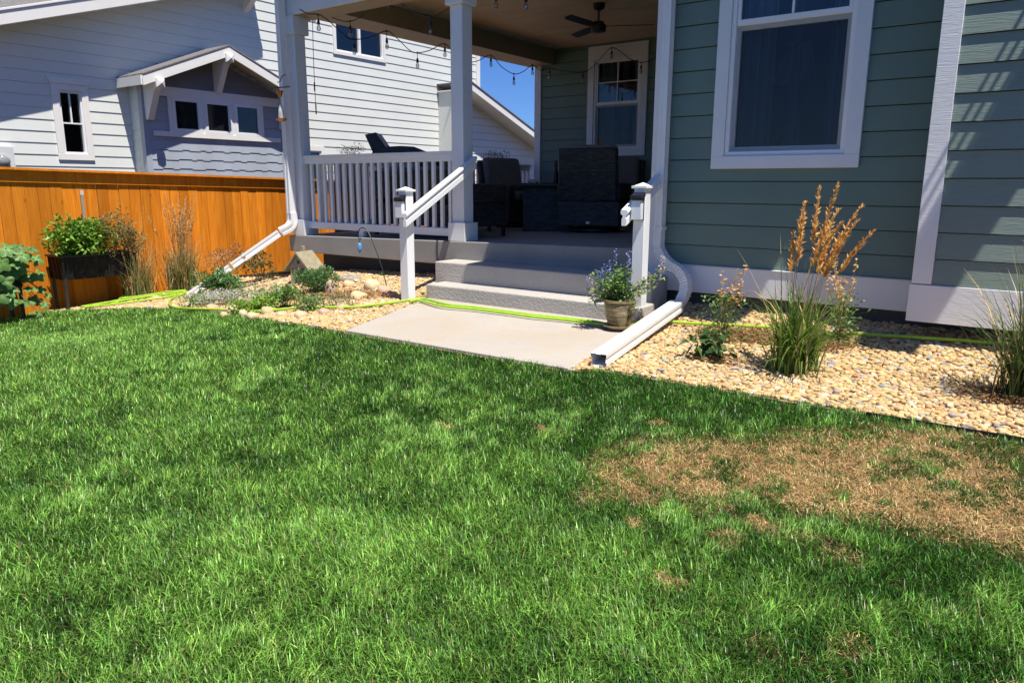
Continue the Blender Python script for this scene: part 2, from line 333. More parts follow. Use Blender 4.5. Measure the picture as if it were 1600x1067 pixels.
def dry(x, y):                               # 0 green .. 1 bare dry turf
    wx = x+.42*(fbm(x*3.2, y*3.2, 3, 5)-.5); wy = y+.34*(fbm(x*3.2+9, y*3.2, 4, 5)-.5)
    d = np.zeros(x.shape)
    for P in PATCH:
        for jx, jy in ((0, 0), (.07, .02), (-.07, -.02), (.02, .07), (-.02, -.07), (.13, -.05), (-.13, .06), (0, .13), (0, -.12)): d = d+inpoly(wx+jx, wy+jy, P)/9
    d = d*np.clip((fbm(x*6, y*6, 5)-.29)*6, .4, 1)*np.clip((fbm(x*17, y*17, 6)-.22)*5, .35, 1)
    for (cx, cy), a, b in SPOTS:
        q = ((wx-cx)/a)**2+((wy-cy)/b)**2; d = np.maximum(d, np.clip(1.25-q, 0, .85)*np.clip((fbm(x*16, y*16, 8)-.38)*5, 0, 1))
    hz = np.clip(1-np.hypot((x-.0)/1.3, (y-2.9)/1.3), 0, 1)
    return np.maximum(d, np.clip((fbm(x*6, y*6, 12)-.56)*3, 0, .35)*np.clip(hz*2.2, 0, 1))
xs = np.unique(np.concatenate([np.linspace(-90, -12, 30), np.linspace(-12, 3, 260), np.linspace(3, 60, 24)])); ys = np.unique(np.concatenate([np.linspace(-40, -1, 20), np.linspace(-1, 6.4, 150), np.linspace(6.4, 120, 40)]))
V, Fq = ground_grid(xs, ys, -.002); dv = dry(V[:, 0], V[:, 1])[:, None]; nz = fbm(V[:, 0]*9, V[:, 1]*9, 2)[:, None]
colg = (np.array([[.018, .022, .008]])*(.7+.6*nz))*(1-dv)+dv*np.array([[.17, .11, .055]])*(.6+.8*nz)
npmesh('lawn_soil', V, [Fq], colg, vcol('turf_soil', .9, 0, .1, .9), smooth=True, kind='structure')
BEDM = pm('gravel_bed_soil', (.24, .17, .10), .95, .3, 12, .8, 60)
mb = MB(); xb = np.linspace(-10.2, 6, 163); tt = np.linspace(0, 1, 22)
Xb = np.repeat(xb[:, None], 22, 1); Yb_ = lawn_edge(xb)[:, None]*(1-tt)+6.6*tt; Vb = np.stack([Xb.ravel(), Yb_.ravel(), Tn(Xb, Yb_).ravel()+.004], 1)
kk = np.arange(162)[:, None]*22+np.arange(21)[None, :]
npmesh('gravel_bed', Vb, [np.stack([kk, kk+22, kk+23, kk+1], -1).reshape(-1, 4)], None, BEDM, smooth=True, kind='structure')

# landing slab in front of the steps
PL = [at(538, 514, z=0), at(884, 569, z=0), at(990, 516, z=0), at(650, 474, z=0)]
p = PL; p[0] = Vector((-4.62, 3.97, -.008)); p[1] = Vector((-2.47, 3.99, -.008)); p[2] = Vector((-2.64, 5.419, .05)); p[3] = Vector((-5.02, 5.419, .05))
mb = MB(); mb.prism([v+Vector((0, 0, -.14)) for v in p], (0, 0, .14)); mb.build('concrete_path', PADC, smooth=True, bevel=.006, kind='structure')

mb = MB(); mb.prism([(-4.93, 5.20, .0475), (-2.655, 5.20, .0475), (-2.655, 5.207, .0476), (-4.93, 5.207, .0476)], (0, 0, .002)); mb.build('path_joint', FOUND, kind='structure')

# ------------------------------------------------------------------ the house and its porch
house = thing('house', 'sage green house with white trim, covered porch and big sash window', 'house', (-2.8, 6.05, .2))
YW, YB, YR = 6.06, 5.73, 11.0
X3, Y3 = Vector((1, 0, 0)), Vector((0, -1, 0))
# openings
bw0, bw1 = at(1130, 140, y=YW).x, at(1342, 140, y=YW).x; bwz0 = 1.30; bwz1 = 3.30
bw0 = at(1112, 263, y=YW).x; bw1 = at(1342, 262, y=YW).x
rw0, rw1 = at(917, 245, y=YR).x, at(1008, 245, y=YR).x; rwz0, rwz1 = at(960, 244, y=YR).z, 3.36
mb = MB(); siding(mb, (0, YW, .49), X3, Y3, -2.79, -.70, .49, 4.1, t=.014, holes=[(bw0+.10, bw1-.10, bwz0+.10, bwz1-.1)])
mb.build('front_siding', SAGE, house)
mb = MB(); siding(mb, (0, YB, .508), X3, Y3, -.70, 3.2, .508, 4.3, ex=.178, t=.016); mb.quad((-.77, YB+.4, .25), (-.77, YB, .25), (-.77, YB, 4.3), (-.77, YB+.4, 4.3))
mb.build('bay_siding', SAGEG_LIT, house)
mb = MB(); siding(mb, (0, YR, .5), X3, Y3, -7.48, -2.8, .5, 3.5, holes=[(rw0+.1, rw1-.1, rwz0+.1, rwz1-.1)]); mb.build('porch_siding', SAGE, house)
mb = MB(); mb.box((-2.86, 6.1, .3), (-2.72, YR, 4)); mb.box((-2.85, 6.095, .3), (-2.66, 6.16, 4.05)); mb.build('porch_side_wall', SAGE, house)
# trim boards
mb = MB(); mb.box((-2.93, 6.03, .31), (-2.79, 6.09, 4.1)); mb.build('corner_board', WHITE, house, bevel=.003)
mb = MB(); mb.box((-.775, YB-.022, .512), (-.655, YB+.03, 4.3)); mb.build('corner_board', TRIMG, house, bevel=.003)
mb = MB(); mb.box((-7.60, YR-.03, .5), (-7.47, YR+.1, 3.2)); mb.build('corner_board', WHITE, house, bevel=.003)
mb = MB(); mb.box((-2.79, 6.03, .262), (-.70, 6.09, .488)); mb.box((-2.79, 6.02, .4885), (-.70, 6.05, .497)); mb.build('skirt_board', WHITE, house, bevel=.003)
mb = MB(); mb.box((-.785, YB-.026, .250), (3.2, YB+.03, .506)); mb.box((-.785, YB+.031, .250), (-.74, 6.1, .506)); mb.build('skirt_board', TRIMG, house, bevel=.003)
mb = MB(); mb.box((-2.85, 6.11, -.1), (3.2, 6.25, .30)); mb.box((-2.75, 6.252, -.1), (3.2, 6.4, .5)); mb.box((-7.75, 6.35, -.2), (-5.3, 6.5, .33)); mb.box((-7.75, 6.51, -.3), (-7.6, 11, .33)); mb.build('foundation', FOUND, house)
mb = MB(); mb.box((-.74, YB+.04, .30), (3.2, 6.1, .34)); mb.build('bay_underside', FOUND, house)
# windows: casing, vinyl frame, sashes, glass, curtains in a dim room
def sash_window(u0, u1, z0, z1, Y, cw, head, rail_z, munt, bars, room=True, lab=None, hz=None):
    O = (0, Y, 0); mb = MB(); ringbox(mb, O, X3, Y3, u0, u1, z0, z1, cw, .001, .034, wb=cw*.95, wt=head)
    fr = mb.build('window', WHITE, house, bevel=.003, label=lab)
    a0, a1, b0, b1 = u0+cw, u1-cw, z0+cw*.95, z1-head
    mb = MB(); ringbox(mb, O, X3, Y3, a0+.001, a1-.001, b0+.001, b1-.001, .034, -.06, .018)
    mb.build('window_frame', VINYL, fr, bevel=.003)
    s0, s1 = a0+.037, a1-.037
    mb = MB(); ringbox(mb, O, X3, Y3, s0, s1, b0+.037, rail_z, .032, -.052, -.012, wb=.035, wt=.04); mb.build('lower_sash', VINYL, fr, bevel=.002)
    mb = MB(); ringbox(mb, O, X3, Y3, s0, s1, rail_z-.005, b1-.037, .028, -.034, .008, wb=.045)
    for f in bars: mb.box((s0+(s1-s0)*f-.009, Y-.004, rail_z+.042), (s0+(s1-s0)*f+.009, Y+.026, b1-.066))
    if hz: mb.box((s0+.03, Y-.003, hz-.008), (s1-.03, Y+.025, hz+.008))
    mb.build('upper_sash', VINYL, fr, bevel=.002)
    mb = MB(); rect(mb, O, X3, Y3, s0+.03, s1-.03, b0+.07, rail_z-.038, -.035); rect(mb, O, X3, Y3, s0+.026, s1-.026, rail_z+.038, b1-.063, -.015); mb.build('glass', GLASS, fr)
    mb = MB(); rect(mb, O, X3, Y3, s0+.006, s1-.006, b0+.04, rail_z-.006, -.004); mb.build('insect_screen', SCREEN, fr)
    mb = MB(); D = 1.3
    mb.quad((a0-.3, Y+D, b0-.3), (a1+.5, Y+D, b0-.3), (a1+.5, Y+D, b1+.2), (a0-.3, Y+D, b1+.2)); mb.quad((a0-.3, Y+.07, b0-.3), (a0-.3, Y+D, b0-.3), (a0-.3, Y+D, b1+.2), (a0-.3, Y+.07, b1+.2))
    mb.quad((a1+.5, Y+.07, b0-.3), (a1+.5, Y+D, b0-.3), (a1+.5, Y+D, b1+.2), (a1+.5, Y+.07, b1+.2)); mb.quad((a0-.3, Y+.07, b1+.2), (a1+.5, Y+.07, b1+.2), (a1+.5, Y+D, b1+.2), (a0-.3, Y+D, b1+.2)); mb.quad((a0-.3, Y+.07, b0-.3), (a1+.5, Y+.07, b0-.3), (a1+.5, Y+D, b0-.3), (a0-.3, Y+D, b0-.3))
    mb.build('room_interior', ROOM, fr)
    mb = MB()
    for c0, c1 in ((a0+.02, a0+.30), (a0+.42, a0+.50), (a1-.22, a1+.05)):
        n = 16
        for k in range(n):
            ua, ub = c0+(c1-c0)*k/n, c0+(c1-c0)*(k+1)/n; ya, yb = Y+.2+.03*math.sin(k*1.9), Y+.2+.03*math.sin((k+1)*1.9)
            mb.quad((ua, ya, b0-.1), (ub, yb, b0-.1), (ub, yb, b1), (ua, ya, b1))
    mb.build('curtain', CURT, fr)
    return fr
bigw = sash_window(bw0, bw1, bwz0, bwz1, YW, .105, .11, at(1240, 30, y=YW).z, True, (.5,), lab='large white double hung window facing the lawn')
mb = MB(); mb.lathe((bw0+.42, YW+.7, 2.02), [(.17, 0), (.12, .32)], 20); mb.lathe((bw0+.42, YW+.7, 1.25), [(.05, 0), (.09, .2), (.06, .5), (.02, .77)], 14); mb.build('table_lamp', CURT, bigw)
sash_window(rw0, rw1, rwz0, rwz1, YR, .115, .20, at(963, 163, y=YR).z, True, (.5,), lab='narrow white window at the back of the shaded porch', hz=at(965, 128, y=YR).z)
# porch floor slab (falls slightly to the left), columns, beams, ceiling, roofs
def fz(x): return .522+.018*(x+7.9)
mb = MB(); mb.prism([(-8.02, 6.03, .315), (-2.935, 6.03, .315), (-2.935, 6.03, fz(-2.935)), (-8.02, 6.03, fz(-8.02))], (0, 5.0, 0)); mb.box((-2.934, 6.10, .316), (-2.73, 10.9, .60)); mb.build('porch_floor', FLOORC, house, smooth=True, bevel=.008)
mb = MB(); mb.box((-5.455, 6.022, .318), (-5.435, 6.029, .57)); mb.build('slab_joint', FOUND, house)
def column(x0, y0, w, base):
    mb = MB(); z0 = fz(x0); mb.box((x0, y0, z0+(.2 if base else .002)), (x0+w, y0+w, 2.94)); c = mb.build('porch_column', WHITE, house, bevel=.006)
    mb = MB(); mb.box((x0-.035, y0-.035, 2.941), (x0+w+.035, y0+w+.035, 3.149)); mb.build('column_cap', WHITE, c, bevel=.004)
    mb = MB(); mb.box((x0-.035, y0-.035, z0+.002), (x0+w+.035, y0+w+.035, z0+.199)); mb.build('column_base', WHITE, c, bevel=.006)
cx = at(703, 30, y=6.07).x; column(cx, 6.07, .16, True); column(-7.91, 6.07, .16, True)
mb = MB(); mb.box((-7.96, 6.05, 3.15), (-2.86, 6.38, 3.60)); mb.build('front_beam', WHITE, house, bevel=.005)
mb = MB(); mb.box((-7.96, 6.07, 3.143), (-2.86, 6.37, 3.149)); mb.box((-7.70, 6.381, 3.147), (-7.2, 10.98, 3.60)); mb.build('side_beam', BEAMP, house)
mb = MB(); mb.box((-7.19, 6.381, 3.395), (-2.87, 10.98, 3.43)); mb.build('porch_ceiling', CEIL, house)
mb = MB(); mb.prism([(-8.05, 5.63, 3.63), (-8.05, 5.63, 3.75), (-8.05, 11.2, 5.0), (-8.05, 11.2, 3.63)], (5.2, 0, 0)); mb.build('porch_roof', SHING, house)
mb = MB(); mb.prism([(-3.20, 5.12, 4.1), (-3.20, 5.12, 4.28), (-3.20, 12, 7.2), (-3.20, 12, 4.1)], (2.822, 0, 0)); mb.prism([(-.376, 5.60, 4.32), (-.376, 5.60, 4.5), (-.376, 12, 7.3), (-.376, 12, 4.32)], (6, 0, 0)); mb.build('main_roof', SHING, house)

mb = MB(); mb.box((.56, 4.95, 4.0), (.90, 5.72, 4.12)); mb.build('shadow_caster_beam', WHITE, house)  # added beam out of view, placed to throw the diagonal shadow on the bay
for k in range(3):
    mb = MB(); mb.tube([(.37+.06*k, 4.95, 3.98), (.37+.06*k, 5.72, 3.98)], .011, 6); mb.build('shadow_caster_rod', ALU, house)  # added unseen rods that draw thin shadow streaks across the bay siding

# concrete steps
steps = thing('concrete_steps', 'grey concrete steps climbing from landing slab to shaded porch', 'steps', (-3.9, 5.7, 0))
mb = MB(); mb.box((-5.19, 5.70, 0), (-2.72, 6.028, .385)); mb.build('upper_step', CONC, steps, smooth=True, bevel=.014)
mb = MB(); mb.box((-5.06, 5.42, -.05), (-2.68, 5.699, .188)); mb.build('lower_step', CONC, steps, smooth=True, bevel=.014)

# handrails on the steps
def handrail(name_label, post, rail_x, y0, z0, y1, z1, solar_label):
    t = thing('handrail', name_label, 'handrail', (post[0]+.05, post[1]+.05, T(post[0], post[1])), 'white step handrails')
    x, y = post; zt = at(636, 300, y=y).z if x < -4 else at(1003, 295, y=y).z
    mb = MB(); mb.box((x, y, T(x, y)-.1), (x+.1, y+.1, zt)); p_ = mb.build('post', VINYL, t, bevel=.004)
    mb = MB(); c = (x+.05, y+.05)
    mb.box((x-.018, y-.018, zt+.0005), (x+.118, y+.118, zt+.022)); b = len(mb.v)
    mb.add([(x-.005, y-.005, zt+.0225), (x+.105, y-.005, zt+.0225), (x+.105, y+.105, zt+.0225), (x-.005, y+.105, zt+.0225), (c[0], c[1], zt+.05)], [(0, 1, 4), (1, 2, 4), (2, 3, 4), (3, 0, 4)]); mb.build('post_cap', VINYL, p_, bevel=.003)
    mb = MB(); d = Vector((0, y1-y0, z1-z0)).normalized(); n = Vector((0, -d.z, d.y)); a = Vector((rail_x, y0, z0)); L = Vector((0, y1-y0, z1-z0)).length
    pr = [(-.022, -.07), (.022, -.07), (.022, -.02), (.014, -.012), (.014, .005), (.03, .012), (.034, .028), (.026, .045), (-.026, .045), (-.034, .028), (-.03, .012), (-.014, .005), (-.014, -.012), (-.022, -.02)]
    # plumb-cut ends
    zs = 1/d.y
    poly = [Vector((rail_x+u, y0, z0+v*zs)) for u, v in pr]; mb.prism(poly, (0, y1-y0, z1-z0)); mb.build('rail', VINYL, t, bevel=.002)
    s = thing('solar_light', solar_label, 'solar light', (x+.05, y, zt-.15), 'solar lights on the newel posts')
    mb = MB(); q = zt-.06; mb.box((x+.004, y-.012, q-.19), (x+.096, y-.0008, q)); mb.box((x-.004, y-.064, q-.03), (x+.104, y-.013, q+.0)); mb.prism([(x-.004, y-.064, q+.001), (x-.004, y-.001, q+.001), (x-.004, y-.001, q+.03)], (.108, 0, 0)); mb.build('housing', BLACK, s, bevel=.002)
    mb = MB(); mb.box((x+.006, y-.056, q-.185), (x+.094, y-.0125, q-.031)); mb.build('light_panel', pm('frosted_panel', (.72, .74, .78), .2, .02, 4, 0), s, bevel=.004)
    mb = MB(); mb.obox((x+.05, y-.034, q+.0175), (.045, 0, 0), (0, .025, .0119), (0, -.0006, .0012)); mb.build('solar_cell', pm('solar_cell', (.012, .014, .03), .15, .2, 40, 0), s)
pz = at(627, 471, z=.03)
lp = (pz.x, pz.y); rlx = pz.x+.134
a0 = at(632, 342, x=rlx); a1 = at(742, 252, x=rlx)
handrail('white handrail at the left of the steps, meeting the porch column', lp, rlx, a0.y, a0.z, a1.y, a1.z, 'small black solar light on the left step post')
rp = (-2.79, 5.45)
b0 = at(975, 338, x=-2.82); b1 = at(1026, 284, x=-2.82)
handrail('white handrail at the right of the steps, behind flower pot', rp, -2.82, b0.y, b0.z, b1.y+.35, b1.z+.35*(b1.z-b0.z)/(b1.y-b0.y), 'small black solar light on post above flower pot')

# porch railing
rail = thing('porch_railing', 'white baluster railing between the two front porch columns', 'railing', (-6.4, 6.15, .55), 'porch railings')
x0, x1 = -7.749, cx-.001; zt = 1.515; zb = .70
mb = MB(); mb.box((x0, 6.10, zt-.035), (x1, 6.19, zt)); mb.box((x0, 6.118, zt-.105), (x1, 6.172, zt-.036)); mb.box((x0, 6.108, zt-.048), (x1, 6.182, zt-.0355)); mb.build('top_rail', VINYL, rail, bevel=.005)
mb = MB(); mb.box((x0, 6.115, zb-.085), (x1, 6.175, zb)); mb.build('bottom_rail', VINYL, rail, bevel=.005)
N = 20
for k in range(N):
    x = x0+(x1-x0)*(k+.9)/(N+.6); mb = MB(); mb.box((x-.019, 6.127, zb+.0005), (x+.019, 6.165, zt-.1055)); mb.build('baluster', VINYL, rail, bevel=.003)
mb = MB(); mb.box((-6.80, 6.12, fz(-6.8)+.001), (-6.72, 6.17, zb-.0855)); mb.build('support_block', VINYL, rail)
rail = thing('porch_railing', 'white baluster railing along the far left side of porch', 'railing', (-7.67, 8.6, .55), 'porch railings')
mb = MB(); mb.box((-7.72, 6.232, zt-.035), (-7.63, 10.96, zt)); mb.box((-7.70, 6.232, zt-.105), (-7.65, 10.96, zt-.036)); mb.build('top_rail', VINYL, rail, bevel=.004)
mb = MB(); mb.box((-7.70, 6.232, zb-.085), (-7.65, 10.96, zb)); mb.build('bottom_rail', VINYL, rail, bevel=.004)
for k in range(40):
    y = 6.34+k*.117; mb = MB(); mb.box((-7.694, y-.019, zb+.0005), (-7.656, y+.019, zt-.1055)); mb.build('baluster', VINYL, rail)

# downspouts
PR = [(-1, -1), (-.4, -1), (-.36, -.9), (.36, -.9), (.4, -1), (1, -1), (1, -.3), (.93, -.26), (.93, .26), (1, .3), (1, 1), (.4, 1), (.36, .9), (-.36, .9), (-.4, 1), (-1, 1), (-1, .3), (-.93, .26), (-.93, -.26), (-1, -.3)]
def spout(mb, pts, a, b, up, cap=True): mb.tube(pts, 1, mi=0, prof=[(u*a, v*b) for u, v in PR], up=up, cap=cap)
def arc(pts, n=10):                          # smooth polyline through control points (Catmull-Rom)
    P = [Vector(p) for p in pts]; P = [P[0]*2-P[1]]+P+[P[-1]*2-P[-2]]; out = []
    for i in range(1, len(P)-2):
        for k in range(n):
            t = k/n; a, b, c, d = P[i-1:i+3]
            out.append(.5*((2*b)+(c-a)*t+(2*a-5*b+4*c-d)*t*t+(3*b-a-3*c+d)*t**3))
    return out+[P[-2]]
ds = thing('downspout', 'white downspout by the corner window with crimped elbow over gravel', 'downspout', (-2.4, 5.6, .1), 'white downspouts')
vx = -2.805; vy = 5.985
mb = MB(); spout(mb, [(vx, vy, 4.0), (vx, vy, .72)], .034, .042, (1, 0, 0)); mb.build('vertical_pipe', ALU, ds, smooth=True, sharp=20)
el = arc([(vx, vy, .74), (vx, vy, .64)]+[at(a, b, y=c) for a, b, c in ((1036, 401, 5.975), (1047, 413, 5.955), (1061, 422, 5.93), (1070, 436, 5.90), (1071, 454, 5.86), (1064, 470, 5.80), (1055, 480, 5.74))], 12)
# crimps swell and shrink along the elbow
mb = MB(); pts = el; V0 = []
for i, q in enumerate(pts):
    t = (pts[min(i+1, len(pts)-1)]-pts[max(i-1, 0)]).normalized(); s_ = 1.0+(.10 if (i % 3 == 0 and 10 < i < len(pts)-10) else -.04)
    bdir = Vector((0, -1, 0)); bdir = (bdir-t*bdir.dot(t)).normalized(); adir = t.cross(bdir); V0.append([q+adir*u*.037*s_+bdir*v*.045*s_ for u, v in PR])
n = len(PR); mb.add([v for r_ in V0 for v in r_], [(i*n+k, i*n+(k+1) % n, (i+1)*n+(k+1) % n, (i+1)*n+k) for i in range(len(V0)-1) for k in range(n)])
mb.build('crimped_elbow', ALU, ds, smooth=True, sharp=18)
e1 = at(935, 568, y=4.15); e0 = at(1057, 478, y=5.70); e1.z = max(e1.z, T(e1.x, e1.y)+.06)
mb = MB(); dr = (e1-e0).normalized(); upv = Vector((0, 0, 1)); spout(mb, [e0-dr*.02, e1], .042, .056, (0, 0, 1), cap=False)
spout(mb, [e1-dr*.002, e0], .039, .053, (0, 0, 1), cap=False); mb.build('extension_pipe', ALU, ds, smooth=True, sharp=20)
mb = MB(); mb.obox(vx*0+0 and Vector() or Vector((vx, vy-.0, .80)), (.046, 0, 0), (0, .046, 0), (0, 0, .012)); mb.build('strap', ALU, ds)
ds = thing('downspout', 'white downspout at the left porch column with long sloping extension', 'downspout', (-7.8, 5.9, .0), 'white downspouts')
vx = at(446.5, 200, y=5.98).x+.015; vy = 5.985
mb = MB(); spout(mb, [(vx, vy, 3.6), (vx, vy, .80)], .036, .05, (1, 0, 0)); mb.build('vertical_pipe', ALU, ds, smooth=True, sharp=20)
f0 = at(452, 376, y=5.80); f1 = gp(296, 467); f1.z += .04
f0 = Vector((vx-.03, vy-.14, .585)); el = arc([(vx, vy, .81), (vx, vy, .70), (vx-.008, vy-.045, .63), f0+(f1-f0).normalized()*.02], 10)
mb = MB(); spout(mb, el, .046, .048, (1, 0, 0)); mb.build('crimped_elbow', ALU, ds, smooth=True, sharp=20)
f0 = el[-1].lerp(f1, .02)
mb = MB(); mid = f0.lerp(f1, .40); spout(mb, [f0, mid], .044, .052, (0, 0, 1)); spout(mb, [mid, f0.lerp(f1, .78)], .041, .048, (0, 0, 1)); spout(mb, [f0.lerp(f1, .76), f1], .047, .054, (0, 0, 1), cap=False); spout(mb, [f1, f0.lerp(f1, .78)], .044, .051, (0, 0, 1), cap=False); mb.build('extension_pipe', ALU, ds, smooth=True, sharp=20)
for f in (.385, .53):
    q = f0.lerp(f1, f); dd = (f1-f0).normalized(); s_ = dd.cross(Vector((0, 0, 1))).normalized(); n_ = s_.cross(dd)
    mb = MB(); mb.obox(q, s_*.05, n_*.058, dd*.014); mb.build('strap', pm('worn_strap', (.42, .27, .09), .6, .3, 20, .1), ds)

# ------------------------------------------------------------------ fence
fence = thing('wooden_fence', 'orange stained cedar privacy fence along the left side of the yard', 'fence', (-10.05, 5, -.3))
ftop = lambda y: 1.335-.022*(y-3.5)
mb = MB(); y = -4.0
while y < 24:
    w = .139; zt_ = ftop(y)-.02; e = random.uniform(-.003, .003); g = random.choice([.001, .0015, .002, .003, .005])
    mb.box((-10.05, y+g, T(-10.05, min(y, 6.2))-.05), (-10.033+e, y+w-g, zt_)); y += w
mb.build('board_panel', CEDAR, fence)
for nm, xa, xb_, za, zb_ in (('rail', -10.09, -10.052, -.30, -.21), ('rail', -10.09, -10.052, -1.4, -1.31), ('fascia_board', -10.027, -10.008, -.155, -.016), ('cap_board', -10.12, -9.955, -.015, .013)):
    mb = MB(); mb.prism([(xa, -4, ftop(-4)+za), (xb_, -4, ftop(-4)+za), (xb_, -4, ftop(-4)+zb_), (xa, -4, ftop(-4)+zb_)], (0, 28, -.022*28)); mb.build(nm, CEDAR, fence)
mb = MB(); mb.box((-10.145, 1, -.5), (-10.06, 1.09, 1.3)); mb.build('post', CEDAR, fence)
mb = MB(); mb.box((-10.185, 8.2, -.4), (-10.095, 8.29, 1.2)); mb.build('post', CEDAR, fence)

# ------------------------------------------------------------------ neighbour's house
nb = thing('house', 'pale grey house with shingled gable bay rising behind the orange fence', 'house', (-13, 10, -.4))
UY, NX = Vector((0, 1, 0)), Vector((1, 0, 0)); NXW = -13.0
rk = lambda y: 3.36+.323*(y-4.65)            # underside of the lower rake
wl = (5.45, 6.0, 1.53, 2.70); wu = (11.17, 12.71, 3.90, 4.9); wd = (10.2, 10.80, .9, 1.95)
mb = MB(); siding(mb, (NXW, 0, -.35), UY, NX, -2, 16.1, -.35, 7.5, t=.012, slot=.002, holes=[(a+.05, b-.05, c+.05, d-.05) for a, b, c, d in (wl, wu, wd)]+[(6.70, 9.48, -.5, 3.0)], clip=lambda z: ((-2 if z < 1.3 else min(9.2, 4.65+(z-3.5)/.323)), 16.1)); mb.build('side_wall', NWALL, nb)
def slab(y0, z0, y1, z1, xa, xb_, th, name, m, lab=None):
    mb = MB(); mb.prism([(xa, y0, z0), (xa, y1, z1), (xa, y1, z1+th), (xa, y0, z0+th)], (xb_-xa, 0, 0)); return mb.build(name, m, nb, bevel=.004, label=lab)
lr = slab(-2, rk(-2), 9.22, rk(9.22), -14.5, -12.55, .03, 'roof', NTRIM); slab(-2, rk(-2)+.031, 9.22, rk(9.22)+.031, -14.5, -12.52, .16, 'shingles', SHING)
slab(-2, rk(-2)-.012, 9.225, rk(9.225)-.012, -12.519, -12.49, .185, 'fascia', NTRIM); slab(-2, rk(-2)+.175, 9.225, rk(9.225)+.175, -12.53, -12.472, .035, 'roof_edge', NTRIM)
slab(9.23, 5.32, 13, 5.32+.53*3.77, -14.5, -12.76, .2, 'roof', NTRIM); slab(9.23, 5.525, 13, 5.525+.53*3.77, -14.5, -12.74, .03, 'shingles', SHING)
slab(13, 5.32+.53*3.77, 17, 5.2, -14.5, -12.7, .2, 'roof', NTRIM)
mb = MB(); mb.prism([(-12.999, 9.02, rk(9.1)-.45), (-12.999, 9.02, rk(9.1)-.02), (-12.54, 9.02, rk(9.1)-.02), (-12.54, 9.02, rk(9.1)-.14)], (0, .11, 0)); mb.build('bracket', NTRIM, nb)
def nwin(y0, y1, z0, z1, cw, X, head=False, bars=(), midz=None, split=()):
    mb = MB(); O = (X, 0, 0); ringbox(mb, O, UY, NX, y0, y1, z0, z1, cw, .0, .035)
    if head: mb.prism([(X, y0-.06, z1+.09), (X, y1+.06, z1+.09), (X, y1+.02, z1+.001), (X, y0-.02, z1+.001)], (.05, 0, 0))
    w = mb.build('window', NTRIM, nb, bevel=.003)
    mb = MB(); a0, a1, b0, b1 = y0+cw+.001, y1-cw-.001, z0+cw+.001, z1-cw-.001; ringbox(mb, O, UY, NX, a0, a1, b0, b1, .03, -.05, .012)
    for f in bars: mb.box((X-.03, a0+(a1-a0)*f-.010, (midz or b0+.03)+.012), (X-.004, a0+(a1-a0)*f+.010, b1-.031))
    for f in split: mb.box((X-.045, a0+(a1-a0)*f-.03, b0+.031), (X+.008, a0+(a1-a0)*f+.03, b1-.031))
    if midz: mb.box((X-.04, a0+.031, midz-.011), (X-.001, a1-.031, midz+.0115))
    mb.build('window_frame', VINYL, w)
    mb = MB(); rect(mb, O, UY, NX, a0+.02, a1-.02, b0+.02, b1-.02, -.037); mb.build('glass', GLASSW, w)
    mb = MB(); mb.box((X-.9, a0-.2, b0-.2), (X-.12, a1+.2, b1+.2)); mb.build('dark_room', pm('dark_interior', (.03, .034, .038), .9, .2, 4, 0), w)
nwin(*wl, .10, NXW, True, (.5,), at(110, 193, x=NXW).z); nwin(*wu, .075, NXW, split=(.5,)); nwin(*wd, .09, NXW)
mb = MB(); mb.box((-13.0, 16.0, -.3), (-12.955, 16.15, 6)); mb.build('corner_board', NTRIM, nb)
# shingled gable bay
GX = -12.6; ga, gb = 6.69, 9.49
gpk = at(357, 72, x=-12.15); gl = at(222, 116, x=-12.15); gr = at(444, 118, x=-12.15)
sl_ = (gpk.z-gl.z)/(gpk.y-gl.y); gye = 2*gpk.y-gl.y
gz = lambda y: gpk.z-sl_*abs(y-gpk.y)        # top of the roof
def shingle(mb, O, U, N, u0, u1, z0, z1, clip=None, ex=.16, seed=1):
    rs = random.Random(seed); O, U, N = Vector(O), Vector(U), Vector(N); z = z0
    while z < z1:
        u = u0; k = 0
        while u < u1-.01:
            w = rs.uniform(.09, .26); e = min(u+w, u1); dz = (.018 if k % 2 else 0); top = z+ex+.02
            if clip: top = min(top, clip((u+e)/2))
            if top > z+dz+.01:
                P = lambda a, n, q: Vector((*(O+U*a+N*n).xy, q))
                mb.quad(P(u, .014, z+dz), P(e, .014, z+dz), P(e, .002, top), P(u, .002, top)); mb.quad(P(u, -.002, z+dz), P(e, -.002, z+dz), P(e, .014, z+dz), P(u, .014, z+dz))
            u = e; k += 1
        z += ex
mb = MB(); shingle(mb, (GX, 0, 0), UY, NX, ga, gb, -.35, 3.6, clip=lambda y: gz(y)-.13); mb.box((GX-.2, ga, -.35), (GX-.003, gb, gz(ga)-.15)); mb.prism([(GX-.003, ga, gz(ga)-.15), (GX-.003, gb, gz(gb)-.15), (GX-.003, gpk.y, gpk.z-.15)], (-.1, 0, 0)); mb.build('bay_wall', NGREY, nb)
mb = MB(); shingle(mb, (0, ga-.004, 0), NX, -UY, -13, GX-.10, -.35, gz(ga)-.16, ex=.16, seed=4); mb.build('bay_side_wall', NWALL, nb)
mb = MB(); mb.box((GX-.098, ga-.022, -.35), (GX+.018, ga-.001, gz(ga)-.16)); mb.box((GX+.0, ga, -.35), (GX+.018, ga+.08, gz(ga)-.16)); mb.build('corner_board', NGREY, nb)
mb = MB(); mb.box((GX+.0, gb-.08, -.35), (GX+.018, gb, gz(gb)-.16)); mb.build('corner_board', NGREY, nb)
def bz(px, py): q = at(px, py, x=GX); return q.y, q.z
tw = [(bz(271, 157), bz(309, 201)), (bz(321, 162), bz(357, 206)), (bz(368, 167), bz(402, 208))]
z_t = bz(340, 145)[1]; z_b = bz(340, 212)[1]; zw1 = max(q[0][1] for q in tw)-.01; zw0 = tw[1][1][1]
